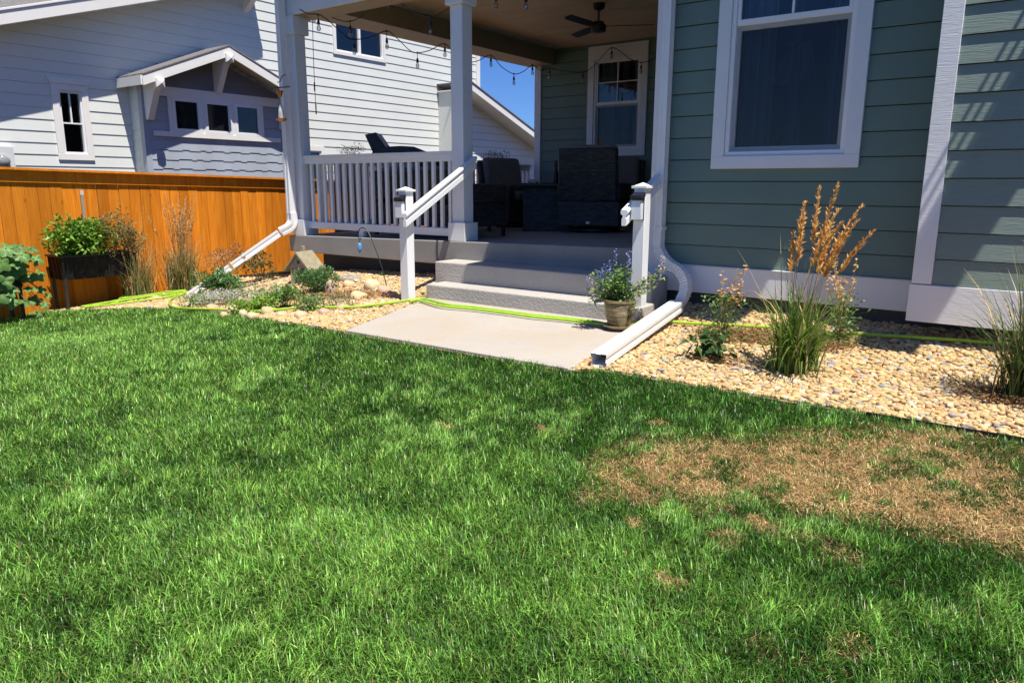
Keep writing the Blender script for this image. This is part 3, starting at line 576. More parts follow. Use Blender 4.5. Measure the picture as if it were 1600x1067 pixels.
mb = MB(); mb.box((GX+.016, ga+.20, zw1+.06), (GX+.045, gb-.05, zw1+.22)); mb.box((GX+.016, ga+.13, zw0-.15), (GX+.05, gb-.12, zw0-.065)); mb.build('trim_band', NTRIM, nb, bevel=.003)
mb = MB(); mb.box((GX+.019, ga+.1, zw1+.221), (GX+.024, gb-.1, gz(ga)-.1)); mb.prism([(GX+.019, ga+.1, gz(ga)-.1), (GX+.019, gb-.1, gz(ga)-.1), (GX+.019, gpk.y, gpk.z-.2)], (.005, 0, 0)); mb.build('gable_panel', pm('dark_grey_panel', (.16, .165, .18), .7, .06, 3, .3, 60, stretch=(1, 1, 4)), nb)
yy = [q[0][0] for q in tw]+[q[1][0] for q in tw]
for a, b in ((tw[0][0][0]-.13, tw[0][0][0]-.061), (tw[0][1][0]+.061, tw[1][0][0]-.061), (tw[1][1][0]+.061, tw[2][0][0]-.061), (tw[2][1][0]+.061, tw[2][1][0]+.13)):
    mb = MB(); mb.box((GX+.016, a, zw0-.0645), (GX+.04, b, zw1+.0595)); mb.build('mullion', NTRIM, nb)
for q in tw:
    y0, y1 = q[0][0], q[1][0]
    mb = MB(); ringbox(mb, (GX, 0, 0), UY, NX, y0-.06, y1+.06, zw0-.064, zw1+.0592, .06, .0, .05); w = mb.build('window', VINYL, nb, bevel=.003)
    mb = MB(); rect(mb, (GX, 0, 0), UY, NX, y0-.02, y1+.02, zw0-.02, zw1+.02, .022); mb.build('glass', pm('dark_glass', (.012, .014, .016), .06, .1, 3, 0, spec=.6), w)
# gable roof, fascia, brackets
for a, b, s_ in ((gl.y, gpk.y, 1), (gpk.y, gye, -1)):
    za, zb_ = gz(a), gz(b)
    slab(a, za-.012, b, zb_-.012, -13.05, -12.13, .03, 'shingles', SHING); slab(a, za-.05, b, zb_-.05, -13.05, -12.165, .036, 'soffit', NTRIM); slab(a, za-.175, b, zb_-.175, -12.163, -12.14, .16, 'fascia', NTRIM)
mb = MB(); mb.box((-13, gl.y-.025, gz(gl.y)-.16), (-12.164, gl.y-.001, gz(gl.y)-.014)); mb.build('eave_board', NTRIM, nb)
mb = MB(); mb.box((-13, gye+.001, gz(gye)-.16), (-12.164, gye+.025, gz(gye)-.014)); mb.build('eave_board', NTRIM, nb)
for y, zt_ in ((gl.y+.27, gz(gl.y+.27)-.20), (gpk.y-.02, gpk.z-.19), (gye-.27, gz(gye-.27)-.20)):
    mb = MB(); mb.prism([(GX+.02, y-.055, zt_), (GX+.02, y-.055, zt_-.58), (GX+.10, y-.055, zt_-.58), (-12.22, y-.055, zt_-.12), (-12.165, y-.055, zt_-.10), (-12.165, y-.055, zt_)], (0, .11, 0))
    b = mb.build('bracket', NTRIM, nb, bevel=.004)
    mb = MB(); mb.box((-12.139, y-.07, zt_-.09), (-12.10, y+.07, zt_+.05)); mb.add([(-12.0995, y-.07, zt_-.09), (-12.0995, y+.07, zt_-.09), (-12.0995, y+.07, zt_+.05), (-12.0995, y-.07, zt_+.05), (-12.05, y, zt_-.02)], [(0, 1, 4), (1, 2, 4), (2, 3, 4), (3, 0, 4)]); mb.build('end_cap', NTRIM, b)
# rear wing
RX = -12.4; r0 = at(735, 140, x=RX+.5); r1 = at(830, 212, x=RX+.5); rs_ = (r1.z-r0.z)/(r1.y-r0.y); rz = lambda y: r0.z+rs_*(y-r0.y)
mb = MB(); siding(mb, (RX, 0, -.35), UY, NX, 14.5, 22, -.35, 4.9, clip=lambda z: (14.5, min(22, r0.y+(z-r0.z-.02)/rs_))); mb.quad((RX, 14.5, -.35), (-13.2, 14.5, -.35), (-13.2, 14.5, rz(14.5)), (RX, 14.5, rz(14.5))); mb.build('rear_wing_wall', NWALL, nb)
slab(14.45, rz(14.45), 24, rz(24), -16, RX+.48, .03, 'soffit', NTRIM); slab(14.45, rz(14.45), 24, rz(24), RX+.481, RX+.51, .17, 'fascia', NTRIM); slab(14.45, rz(14.45)+.171, 24, rz(24)+.171, -16, RX+.53, .03, 'shingles', SHING)
mt = thing('electric_meter', 'round glass electric meter on the pale wall at far left', 'meter', at(4, 262, x=-12.95))
q = at(2, 252, x=-12.95); mb = MB(); mb.box((-12.985, q.y-.17, q.z-.5), (-12.90, q.y+.17, q.z+.22)); mb.build('meter_box', pm('meter_grey', (.62, .65, .64), .5, .05), mt, bevel=.008)
mb = MB(); mb.lathe((-12.899, q.y, q.z), [(.09, 0), (.09, .03), (.075, .032), (.075, .09), (.05, .11), (0.001, .115)], 20, axis=(1, 0, 0)); mb.build('meter_dial', pm('meter_glass', (.30, .31, .31), .1, .3, 40, 0), mt, smooth=True)

# ------------------------------------------------------------------ vegetation helpers
rng = np.random.RandomState(11)
def blades(P, az, L, Wd, lean, bend, col, segs=3, tipw=.0, tipcol=None):
    N = len(P); dirx, diry = np.cos(az), np.sin(az); side = np.stack([-diry, dirx, np.zeros(N)], 1)
    pos = P.copy(); Vs = []; Cs = []; th = lean.copy()
    for k in range(segs+1):
        f = k/segs; w = Wd*(1-f**1.6)*.5
        c = col if tipcol is None else col*(1-f)+tipcol*f
        if k < segs: Vs += [pos-side*w[:, None], pos+side*w[:, None]]; Cs += [c, c]
        else: Vs.append(pos); Cs.append(c)
        d = np.stack([np.sin(th)*dirx, np.sin(th)*diry, np.cos(th)], 1); pos = pos+d*(L/segs)[:, None]; th = th+bend/segs
    nv = 2*segs+1; V = np.stack(Vs, 1).reshape(-1, 3); C = np.stack(Cs, 1).reshape(-1, 3); b = np.arange(N)*nv
    q = [np.stack([b+2*k, b+2*k+1, b+2*k+3, b+2*k+2], 1) for k in range(segs-1)]
    t = np.stack([b+2*segs-2, b+2*segs-1, b+2*segs], 1)
    return V, ([np.concatenate(q)] if q else [])+[t], C
def leaves(P, D, L, Wd, col, fold=.25, droop=.25):
    N = len(P); D = D/np.linalg.norm(D, axis=1)[:, None]; up = np.tile([[0, 0, 1.]], (N, 1))+rng.normal(0, .45, (N, 3))
    S_ = np.cross(D, up); S_ /= np.linalg.norm(S_, axis=1)[:, None]+1e-9; Nn = np.cross(S_, D)
    L = L[:, None]; Wd = Wd[:, None]; a = P; m = P+D*L*.5-Nn*Wd*fold*.5; tip = P+D*L-np.array([[0, 0, 1]])*L*droop
    l = P+D*L*.42+S_*Wd*.5; r = P+D*L*.42-S_*Wd*.5
    V = np.stack([a, l, tip, r, m], 1).reshape(-1, 3); C = np.repeat(col, 5, 0); b = np.arange(N)*5
    return V, [np.concatenate([np.stack([b, b+1, b+4], 1), np.stack([b+1, b+2, b+4], 1), np.stack([b+2, b+3, b+4], 1), np.stack([b+3, b, b+4], 1)])], C
def merge(*G):
    V, Fs, C, o = [], {}, [], 0
    for v, f, c in G:
        V.append(v); C.append(c)
        for q in f: Fs.setdefault(q.shape[1], []).append(q+o)
        o += len(v)
    return np.concatenate(V), [np.concatenate(x) for x in Fs.values()], np.concatenate(C)
def cvar(n, c, v=.25, hue=.08):
    c = np.array(c)[None, :]*(1+rng.uniform(-v, v, (n, 1))); return np.clip(c*(1+rng.uniform(-hue, hue, (n, 3))), .002, .95)
def rdir(n, up=.4):
    d = rng.normal(0, 1, (n, 3)); d /= np.linalg.norm(d, axis=1)[:, None]; d[:, 2] = d[:, 2]*.7+up; return d/np.linalg.norm(d, axis=1)[:, None]
def base(p): return Vector((p[0], p[1], T(p[0], p[1])))
def stems_mb(b, tips, r=.003):
    mb = MB()
    for t in tips:
        t = Vector(t); m = b.lerp(t, .5)+Vector((random.uniform(-.02, .02), random.uniform(-.02, .02), .03)); s0 = b+Vector((random.uniform(-.03, .03), random.uniform(-.03, .03), -.01)); mb.tube([s0, m, t], [r, r*.8, r*.5], 5)
    return mb
STEM = pm('plant_stem', (.09, .10, .04), .7, .3, 20, 0)
def bush(name, label, cat, p, h, rx, n, ll, lw, col, group=None, col2=None, f2=0, ry=None, stems=8, up=.4, z0=.15, droop=.25, flowers=None, lumps=9):
    b = base(p) if len(p) == 2 else Vector(p); t = thing(name, label, cat, b, group); ry = ry or rx
    cs = []
    for k in range(lumps):
        a = k*2.4+random.uniform(-.4, .4); r = math.sqrt((k+.5)/lumps)*.72; cs.append((r*math.cos(a)*rx, r*math.sin(a)*ry, h*random.uniform(.35, .78), random.uniform(.30, .48)))
    tips = [(b.x+c[0], b.y+c[1], b.z+c[2]) for c in cs][:stems]
    stems_mb(b, tips).build('stem', STEM, t)
    k = rng.randint(0, lumps, n); C = np.array(cs)[k]; d = rng.normal(0, 1, (n, 3)); d /= np.linalg.norm(d, axis=1)[:, None]; rr = rng.uniform(.35, 1, (n, 1))**.6
    P = np.array([b])+C[:, :3]+d*rr*C[:, 3:4]*np.array([[rx, ry, h*.75]])
    P[:, 2] = np.maximum(P[:, 2], b.z+h*z0*rng.uniform(0, 1, n))
    D = d*.7+rdir(n, up); cc = cvar(n, col)
    if col2 is not None: m = rng.rand(n) < f2; cc[m] = cvar(int(m.sum()), col2)
    V, Fc, Cc = leaves(P, D, ll*rng.uniform(.6, 1.3, n), lw*rng.uniform(.7, 1.2, n), cc, droop=droop)
    npmesh('foliage', V, Fc, Cc, LEAFM, t)
    if flowers:
        fc, nf, fs, zmin = flowers; i = rng.choice(np.where(P[:, 2] > b.z+h*zmin)[0], nf); Pf = P[i]+np.array([[0, 0, fs]])
        Pf = np.repeat(Pf, 5, 0); V, Fc, Cc = leaves(Pf, rdir(nf*5, .5), np.full(nf*5, fs), np.full(nf*5, fs*.6), cvar(nf*5, fc, .2)); npmesh('flowers', V, Fc, Cc, LEAFM, t)
    return t
def plume_grass(label, p, h, spread, nb_, ns, plume, col, scol, group, lean=(.0, .0), bl=.55, arch=1.0, pw=.012, down=False, wmul=1.0, heavy=1.0, straw=.12, sr=1.0):
    b = base(p); t = thing('ornamental_grass', label, 'ornamental grass', b, group)
    n = nb_; P = np.array([b])+np.stack([rng.normal(0, spread*.16, n), rng.normal(0, spread*.16, n), np.zeros(n)], 1)
    cb = cvar(n, col, .3); ks = rng.rand(n) < straw; cb[ks] = cvar(int(ks.sum()), (.52, .38, .17), .3); bh = h*bl*rng.uniform(.5, 1.15, n); bh[ks] *= 1.25
    V, Fc, Cc = blades(P, rng.uniform(0, 6.283, n), bh, rng.uniform(.004, .009, n)*wmul, np.abs(rng.normal(.12, .16, n)), rng.gamma(2, .45*arch, n), cb, 5)
    npmesh('foliage', V, Fc, Cc, GRASSM, t)
    mb = MB(); PV = []
    for k in range(ns):
        a = random.uniform(0, 6.283); tilt = abs(random.gauss(.10, .07)); hh = h*random.uniform(.72, 1.0); s0 = b+Vector((random.gauss(0, spread*.1), random.gauss(0, spread*.1), 0))
        d = Vector((math.cos(a)*tilt+lean[0], math.sin(a)*tilt+lean[1], 1)).normalized(); bend_ = (Vector((math.cos(a), math.sin(a), -.3))+_R*(1.1 if down else 0))*random.uniform(.02, .12 if down else .05)*h
        pts = [s0+d*hh*f+bend_*f**3 for f in (0, .35, .62, .8, .9, 1)]; mb.tube(pts, [.0022*sr, .002*sr, .0016*sr, .0014*sr, .0012*sr, .0008*sr], 5)
        if plume:
            m = int(46*heavy); f = rng.uniform(1-plume, 1, m); i0 = np.array([pts[3], pts[4], pts[5]]); ff = (f-(1-plume))/plume
            A = np.array([s0+d*hh*q+bend_*q**3 for q in f]); PV.append((A, np.tile(np.array([d]), (m, 1))*.9+rng.normal(0, .28, (m, 3))+np.array([bend_])*1.5*ff[:, None], .030*heavy**.4*(1.15-ff*.5)*rng.uniform(.7, 1.2, m)))
    mb.build('stalks', STRAWM2, t)
    if PV:
        P = np.concatenate([q[0] for q in PV]); D = np.concatenate([q[1] for q in PV]); L = np.concatenate([q[2] for q in PV])*(h/1.1)
        V, Fc, Cc = leaves(P, D, L, L*.26, cvar(len(P), scol, .3), droop=.15); npmesh('plumes', V, Fc, Cc, STRAWM, t)
    return t
STRAWM2 = pm('dry_stalk', (.36, .25, .10), .7, .25, 12, 0)

# ------------------------------------------------------------------ gravel
def ico(sub):
    import bmesh
    bm = bmesh.new(); bmesh.ops.create_icosphere(bm, subdivisions=sub, radius=1); v = np.array([q.co for q in bm.verts]); f = np.array([[w.index for w in q.verts] for q in bm.faces]); bm.free(); return v, f
IV, IF = ico(2)
def pebbles(name, P, size, col, mat, parent=None, kind=None, flat=.62, seedn=10):
    N = len(P); rs = np.random.RandomState(5); nv = len(IV); variants = []
    for k in range(seedn):
        d = IV.copy(); n_ = sum(a*np.sin(d@rs.normal(0, 1, 3)*w+rs.rand()*6) for a, w in ((.13, 1.6), (.09, 2.6), (.05, 4.2))); d = d*(1+n_)[:, None]; d = np.sign(d)*np.abs(d)**.66; variants.append(d)
    variants = np.array(variants); vi = rs.randint(0, seedn, N)
    sc = np.stack([size*rs.uniform(.85, 1.35, N), size*rs.uniform(.65, 1.0, N), size*flat*rs.uniform(.7, 1.15, N)], 1)*.5
    X = variants[vi]*sc[:, None, :]; a = rs.uniform(0, 6.283, N); tx = rs.normal(0, .25, N); ca, sa, ct, st = np.cos(a), np.sin(a), np.cos(tx), np.sin(tx)
    y, z = X[..., 1]*ct[:, None]-X[..., 2]*st[:, None], X[..., 1]*st[:, None]+X[..., 2]*ct[:, None]; x = X[..., 0]
    V = np.stack([x*ca[:, None]-y*sa[:, None]+P[:, None, 0], x*sa[:, None]+y*ca[:, None]+P[:, None, 1], z+P[:, None, 2]], -1).reshape(-1, 3)
    return npmesh(name, V, [(IF[None]+(np.arange(N)*nv)[:, None, None]).reshape(-1, 3)], np.repeat(col, nv, 0), mat, parent, True, kind)
def stonecol(n):
    c = cvar(n, (.56, .39, .19), .24, .05); r = rng.rand(n)
    g = r < .07; c[g] = cvar(int(g.sum()), (.33, .31, .29), .35); w = (r > .09) & (r < .15); c[w] = cvar(int(w.sum()), (.62, .52, .40), .15); o = (r > .17) & (r < .25); c[o] = cvar(int(o.sum()), (.50, .29, .13), .2)
    return c
def scatter(n, x0, x1, y0, y1, minf=.50, sz=(.018, .052)):
    out = []; cell = {}; g = .058
    rs = np.random.RandomState(21); X = rs.uniform(x0, x1, n); Y = rs.uniform(y0, y1, n); Sz = sz[0]+(sz[1]-sz[0])*rs.beta(1.6, 2.6, n)
    le = lawn_edge(X)+.03
    for x, y, s_, l in zip(X, Y, Sz, le):
        if y < l or (-5.10 < x < -2.52 and y < 5.45 and x > -5.02+(5.42-y)*.27-.02) or (-5.2 < x < -2.66 and y > 5.38): continue
        i, j = int(x//g), int(y//g); ok = True
        for a in (-1, 0, 1):
            for b in (-1, 0, 1):
                for q in cell.get((i+a, j+b), ()):
                    if (q[0]-x)**2+(q[1]-y)**2 < (minf*(q[2]+s_)*.5)**2: ok = False; break
                if not ok: break
            if not ok: break
        if ok: cell.setdefault((i, j), []).append((x, y, s_)); out.append((x, y, s_))
    return np.array(out)
A = scatter(200000, -10.0, 1.3, 3.6, 6.45)
P = np.stack([A[:, 0], A[:, 1], Tn(A[:, 0], A[:, 1])+A[:, 2]*.16+rng.uniform(-.004, .012, len(A))], 1)
g_ = pebbles('gravel_stones', P, A[:, 2], stonecol(len(A)), STONEM, kind='stuff'); tag(g_, 'tan river pebbles covering the planting bed beside the house', 'gravel', kind='stuff')
print('pebbles', len(A))

# ------------------------------------------------------------------ lawn grass
def lawn():
    N = 3200000; rs = np.random.RandomState(3); x = rs.uniform(-12.5, 2.2, N); y = rs.uniform(.2, 4.35, N)
    d = np.hypot(x, y); fx = -math.sin(YAW); fy = math.cos(YAW); a = np.arctan2(x*fy-y*fx, x*fx+y*fy)   # angle off the view axis
    area = 14.7*4.15; dens = 30000*np.minimum(1, (2.1/np.maximum(d, .1)))**1.2
    edge = lawn_edge(x)+.05*(fbm(x*9, y*9, 33)-.5)+.012
    keep = (rs.rand(N) < 1.8*dens*area/N) & (y < edge) & (np.abs(a) < R(47)) & (d > 1.0)
    x, y, d = x[keep], y[keep], d[keep]; dr = dry(x, y); kp = (dr > .35) | (rs.rand(len(x)) < 1/1.8); x, y, d, dr = x[kp], y[kp], d[kp], dr[kp]; n = len(x)
    isdry = rs.rand(n) < np.clip(dr*1.12-.04, 0, .95)
    big = fbm(x*.9, y*.9, 41); mid = fbm(x*4.5, y*4.5, 42, 3); fine = fbm(x*13, y*13, 43, 2)
    ang = rs.uniform(0, 6.283, n); tu = rs.rand(n) < .55; ang[tu] = (6*fbm(x*2.2, y*2.2, 44)+5*fine+rs.normal(0, .8, n))[tu]
    L = (.033+.022*mid+.018*(fine-.5)+.008*(big-.5))*rs.uniform(.6, 1.35, n); Wd = .0034*rs.uniform(.7, 1.4, n)*(1+.16*np.maximum(d-2, 0))
    lean = np.abs(rs.normal(.35, .35, n)); bend = rs.gamma(2.2, .42, n)
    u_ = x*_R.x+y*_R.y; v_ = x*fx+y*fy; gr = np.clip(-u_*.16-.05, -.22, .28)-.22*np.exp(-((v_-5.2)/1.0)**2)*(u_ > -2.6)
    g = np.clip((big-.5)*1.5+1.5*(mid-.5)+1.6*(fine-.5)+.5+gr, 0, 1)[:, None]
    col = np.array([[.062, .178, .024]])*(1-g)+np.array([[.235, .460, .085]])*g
    col = col*np.exp(rs.normal(-.06, .48, (n, 1)))*(1+rs.uniform(-.14, .14, (n, 3)))
    yb = rs.rand(n) < .02; col[yb] = np.array([.34, .27, .12])*rs.uniform(.7, 1.2, (int(yb.sum()), 1))
    nd = int(isdry.sum()); L[isdry] = rs.uniform(.014, .038, nd); lean[isdry] = rs.uniform(.95, 1.55, nd); bend[isdry] = rs.normal(0, .25, nd); Wd[isdry] *= .62
    ang[isdry] = rs.uniform(0, 6.283, nd); tone = fbm(x*8, y*8, 77, 3)[isdry][:, None]; col[isdry] = (np.array([[.36, .245, .105]])*(1-tone)+np.array([[.66, .475, .225]])*tone)*np.exp(rs.normal(-.02, .45, (nd, 1)))*(1+rs.uniform(-.08, .08, (nd, 3)))
    part = (~isdry) & (dr > .15); L[part] *= .8; ol = part & (rs.rand(n) < .5); col[ol] = col[ol]*.5+np.array([.14, .13, .04])*.6
    P = np.stack([x, y, Tn(x, y)-.004+isdry*rs.uniform(.0, .014, n)], 1)
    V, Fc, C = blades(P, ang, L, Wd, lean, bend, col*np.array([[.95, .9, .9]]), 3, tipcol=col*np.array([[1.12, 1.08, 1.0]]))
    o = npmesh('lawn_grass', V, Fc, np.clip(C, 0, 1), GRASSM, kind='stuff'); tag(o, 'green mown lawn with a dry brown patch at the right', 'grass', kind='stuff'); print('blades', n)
lawn()

# ------------------------------------------------------------------ plants of the right bed
ri, rj = .30, .05
plume_grass('tall feathery grass with golden plumes in the right gravel bed, beneath big window', gp(1240, 584), 1.20, .33, 320, 14, .30, (.15, .24, .04), (.78, .46, .15), 'feathery ornamental grasses', lean=(.05, .02), bl=.55, arch=1.2, down=True, wmul=1.9, heavy=3.0, straw=.06)
plume_grass('dark arching grass clump at the right edge of photo, under the bay', gp(1597, 628), 1.10, .34, 300, 16, .18, (.09, .14, .035), (.46, .30, .13), 'feathery ornamental grasses', lean=(.06, .0), bl=.74, arch=1.2, wmul=1.5)
def dried(label, p, h, n, spread, group='dried flower spikes in the right bed', greens=160, gh=.45, gcol=(.15, .25, .07)):
    b = base(p); t = thing('dried_perennial', label, 'perennial plant', b, group); mb = MB(); PV = []
    for k in range(n):
        a = random.uniform(0, 6.28); q = b+Vector((math.cos(a)*random.uniform(.1, spread)*h, math.sin(a)*random.uniform(.1, spread)*h, h*random.uniform(.62, 1)))
        m = b.lerp(q, .5)+Vector((0, 0, .04)); mb.tube([b, m, q], [.0028, .002, .001], 5); mm = 26; f = rng.uniform(.62, 1, mm)
        A = np.array([m.lerp(q, max(0, (w-.5)*2)) for w in f]); PV.append(A+rng.normal(0, .02*h, (mm, 3))*(1.4-f[:, None]))
    mb.build('stem', STRAWM2, t); P = np.concatenate(PV); m = len(P)
    V, Fc, Cc = leaves(P, rdir(m, .5), np.full(m, .028)*rng.uniform(.6, 1.3, m), np.full(m, .018), cvar(m, (.66, .42, .17), .35)); npmesh('seed_heads', V, Fc, Cc, STRAWM, t)
    P = np.array([b])+np.stack([rng.normal(0, spread*.4*h, greens), rng.normal(0, spread*.4*h, greens), np.abs(rng.uniform(.02, gh, greens))*h], 1)
    V, Fc, Cc = leaves(P, rdir(greens, .4), rng.uniform(.02, .05, greens), rng.uniform(.01, .022, greens), cvar(greens, gcol, .3)); npmesh('foliage', V, Fc, Cc, LEAFM, t)
    return t
dried('tan seed spikes over green stems beside the crimped downspout elbow', gp(1128, 535), .60, 9, .28, greens=480, gh=.6)
dried('dried brown flower stalks just right of the golden feathery grass', gp(1312, 538), .62, 9, .28, greens=480, gh=.55)
bush('leafy_plant', 'small dark green broad leaved plant with mulch round it, nearest lawn', 'plant', gp(1110, 563), .22, .17, 90, .10, .055, (.05, .11, .03), col2=(.13, .20, .07), f2=.3, stems=5, up=.25, droop=.4, z0=.3)
def mulch(label, p, rx, ry, n=500):
    b = base(p); P = np.stack([b.x+rng.normal(0, rx*.5, n), b.y+rng.normal(0, ry*.5, n), np.zeros(n)], 1); P[:, 2] = Tn(P[:, 0], P[:, 1])+.032+rng.uniform(0, .022, n)
    D = rng.normal(0, 1, (n, 3)); D[:, 2] *= .25; V, Fc, Cc = leaves(P, D, rng.uniform(.02, .055, n), rng.uniform(.006, .014, n), cvar(n, (.36, .22, .10), .5), droop=.05)
    return V, Fc, Cc
G = [mulch('', gp(1165, 533), .34, .17, 2600), mulch('', gp(1262, 548), .2, .12, 900), mulch('', gp(1310, 545), .14, .1, 300), mulch('', gp(1115, 568), .14, .08, 250), mulch('', gp(552, 466), .40, .18, 2200), mulch('', gp(485, 470), .26, .14, 1200), mulch('', gp(1585, 630), .26, .14, 1200)]
V, Fc, Cc = merge(*G); o = npmesh('bark_mulch', V, Fc, Cc, STRAWM, kind='stuff'); tag(o, 'brown bark mulch scattered round the planted shrubs in gravel', 'mulch', kind='stuff')

# flower pot on the corner of the landing slab
pq = Vector((-2.80, 5.22, .052)); pq = at(967, 512, z=.05)
pot = thing('flower_pot', 'woven look tan flower pot with saucer on the landing slab corner', 'flower pot', pq)
POT = pm('glazed_woven_pot', (.16, .115, .045), .45, .5, 7, 1.0, 22, stretch=(1, 1, 6), col2=(.38, .30, .14), dist=.03)
mb = MB(); mb.lathe(pq+Vector((0, 0, .022)), [(.085, 0), (.105, .06), (.118, .13), (.124, .185), (.130, .19), (.130, .208), (.118, .208), (.112, .18), (.001, .178)], 28); mb.build('pot_body', POT, pot, smooth=True)
mb = MB(); mb.lathe(pq, [(.10, .001), (.135, .018), (.138, .026), (.128, .026), (.001, .012)], 28); mb.build('saucer', POT, pot, smooth=True)
mb = MB(); mb.lathe(pq+Vector((0, 0, .19)), [(.11, 0), (.10, .012), (.001, .018)], 20); mb.build('potting_soil', pm('potting_soil', (.03, .022, .016), .9, .4, 40, .8), pot)
def potplant(name, label, n, area, ll, col, cat='plant', group=None, spikes=0, col2=None, f2=0, spike_c=None):
    b = pq+Vector((0, 0, .20)); t = thing(name, label, cat, b, group); P = []; mb = MB(); SP = []
    for k in range(n):
        tip = Vector(area[k % len(area)])+Vector((random.gauss(0, .025), random.gauss(0, .03), random.gauss(0, .02))); q = b+tip; m = b.lerp(q, .5)+Vector((0, 0, .03)); mb.tube([b+tip*.1, m, q], [.003, .0025, .0015], 5)
        for w in np.linspace(.25, 1, 9):
            c = (b+tip*.1).lerp(m, w*2) if w < .5 else m.lerp(q, w*2-1)
            P += [c+Vector((random.gauss(0, .018), random.gauss(0, .018), random.gauss(0, .012))) for _ in range(4)]
        if spikes and k < spikes:
            for w in range(34): SP.append(q+Vector((random.gauss(0, .007), random.gauss(0, .007), w*.0036-.01)))
            mb.tube([q, q+Vector((0, 0, .11))], [.0015, .001], 4)
    mb.build('stem', STEM, t); P = np.array(P); m = len(P); cc = cvar(m, col, .3)
    if col2 is not None: k = rng.rand(m) < f2; cc[k] = cvar(int(k.sum()), col2, .2)
    V, Fc, Cc = leaves(P, rdir(m, .35), np.full(m, ll)*rng.uniform(.6, 1.3, m), np.full(m, ll*.45)*rng.uniform(.7, 1.2, m), cc); npmesh('foliage', V, Fc, Cc, LEAFM, t)
    if SP: P = np.array(SP); m = len(P); V, Fc, Cc = leaves(P, rdir(m, .2), np.full(m, .016), np.full(m, .011), cvar(m, spike_c, .3)); npmesh('flowers', V, Fc, Cc, LEAFM, t)
X_, Y_ = _R.to_2d().to_3d(), _F.to_2d().to_3d().normalized()
ar = [X_*a+Y_*c+Vector((0, 0, h)) for a, c, h in ((-.20, .02, .10), (-.17, -.05, .16), (-.12, .05, .22), (-.07, -.04, .25), (-.02, .05, .30), (.03, 0, .26), (.0, -.07, .17), (.08, .04, .30), (-.1, .0, .12), (-.15, .05, .03), (.05, -.05, .12), (-.03, .04, .2))]
potplant('salvia', 'blue flowered salvia growing in the tan flower pot', 26, ar, .042, (.16, .28, .06), 'plant', None, 14, spike_c=(.24, .28, .58))
ar = [X_*a+Y_*c+Vector((0, 0, h)) for a, c, h in ((.20, .03, .10), (.26, .04, .15), (.29, .0, .20), (.33, .03, .24), (.16, -.03, .04), (.12, -.06, .0), (-.26, .02, .02), (-.22, -.04, .09), (.1, -.08, -.06))]
potplant('trailing_plant', 'pale variegated trailing plant spilling from the tan pot past handrail', 20, ar, .036, (.24, .37, .08), 'plant', None, 9, col2=(.62, .58, .50), f2=.22, spike_c=(.66, .52, .54))

# ------------------------------------------------------------------ left bed
def yel(px, py): return gp(px, py)
plume_grass('tall straw plumed grass against the fence, middle of the left bed', gp(288, 456), 1.36, .5, 520, 34, .36, (.11, .19, .045), (.66, .42, .17), 'feathery ornamental grasses', lean=(-.02, .04), bl=.50, arch=.9, pw=.01, wmul=1.7, straw=.38, sr=1.8, heavy=1.4)
plume_grass('sparse straw coloured grass leaning in front of the black planter end', gp(222, 468), 1.12, .42, 260, 28, .36, (.16, .22, .07), (.66, .46, .19), 'feathery ornamental grasses', lean=(-.02, -.08), bl=.60, arch=.9, wmul=1.5, straw=.45, sr=1.6, heavy=1.3)
bush('dry_shrub', 'dry brown seedhead shrub by the fence behind white downspout', 'shrub', gp(352, 436), .52, .30, 1100, .042, .016, (.26, .16, .08), col2=(.40, .26, .13), f2=.4, stems=9, up=.7)
bush('shrub', 'sparse reddish green shrub under the sloping downspout', 'shrub', gp(402, 442), .42, .26, 520, .06, .026, (.085, .13, .045), col2=(.22, .11, .05), f2=.25, stems=9)
bush('leafy_plant', 'bushy mid green plant hiding the downspout end', 'plant', gp(346, 470), .34, .28, 1100, .085, .026, (.13, .25, .075), stems=8, up=.6)
bush('lavender', 'silvery grey green lavender mound at the lawn edge', 'plant', gp(350, 478), .20, .30, 1500, .04, .010, (.44, .48, .34), col2=(.50, .48, .50), f2=.3, stems=7, up=.7)
bush('ground_cover_plant', 'low yellow green plant with tiny orange flowers near hose', 'plant', gp(402, 489), .17, .27, 1500, .035, .022, (.21, .36, .05), stems=6, up=.5, flowers=((.75, .26, .05), 18, .016, .5))
bush('ground_cover_plant', 'pale flowering low plant behind the yellow green one', 'plant', gp(412, 474), .19, .34, 1300, .035, .014, (.24, .33, .15), col2=(.70, .68, .60), f2=.22, stems=6, up=.6)
bush('leafy_plant', 'small bright green plant left of the round green bush', 'plant', gp(446, 483), .24, .16, 800, .05, .018, (.17, .29, .07), stems=6, up=.7)
bush('round_bush', 'dense round dark green bush before the model house', 'shrub', gp(496, 460), .30, .25, 3200, .040, .014, (.10, .21, .06), stems=6, up=.8, lumps=16)
bush('leafy_plant', 'thin pinkish green perennial between the face stone and hose', 'plant', gp(522, 482), .15, .24, 480, .035, .014, (.22, .25, .10), col2=(.46, .34, .28), f2=.3, stems=6, up=.6)
bush('leafy_plant', 'short green sprigs beside the lower end of downspout', 'plant', gp(308, 481), .15, .2, 420, .05, .016, (.17, .28, .08), stems=5, up=.7)
bush('leafy_plant', 'light green sprout under the round bush by the hose', 'plant', gp(484, 488), .17, .15, 520, .045, .016, (.20, .32, .10), stems=5, up=.7)
bush('leafy_plant', 'tiny green sprig on the gravel under the hanging blue feeder', 'plant', gp(598, 432), .06, .05, 60, .04, .014, (.15, .28, .05), stems=3)

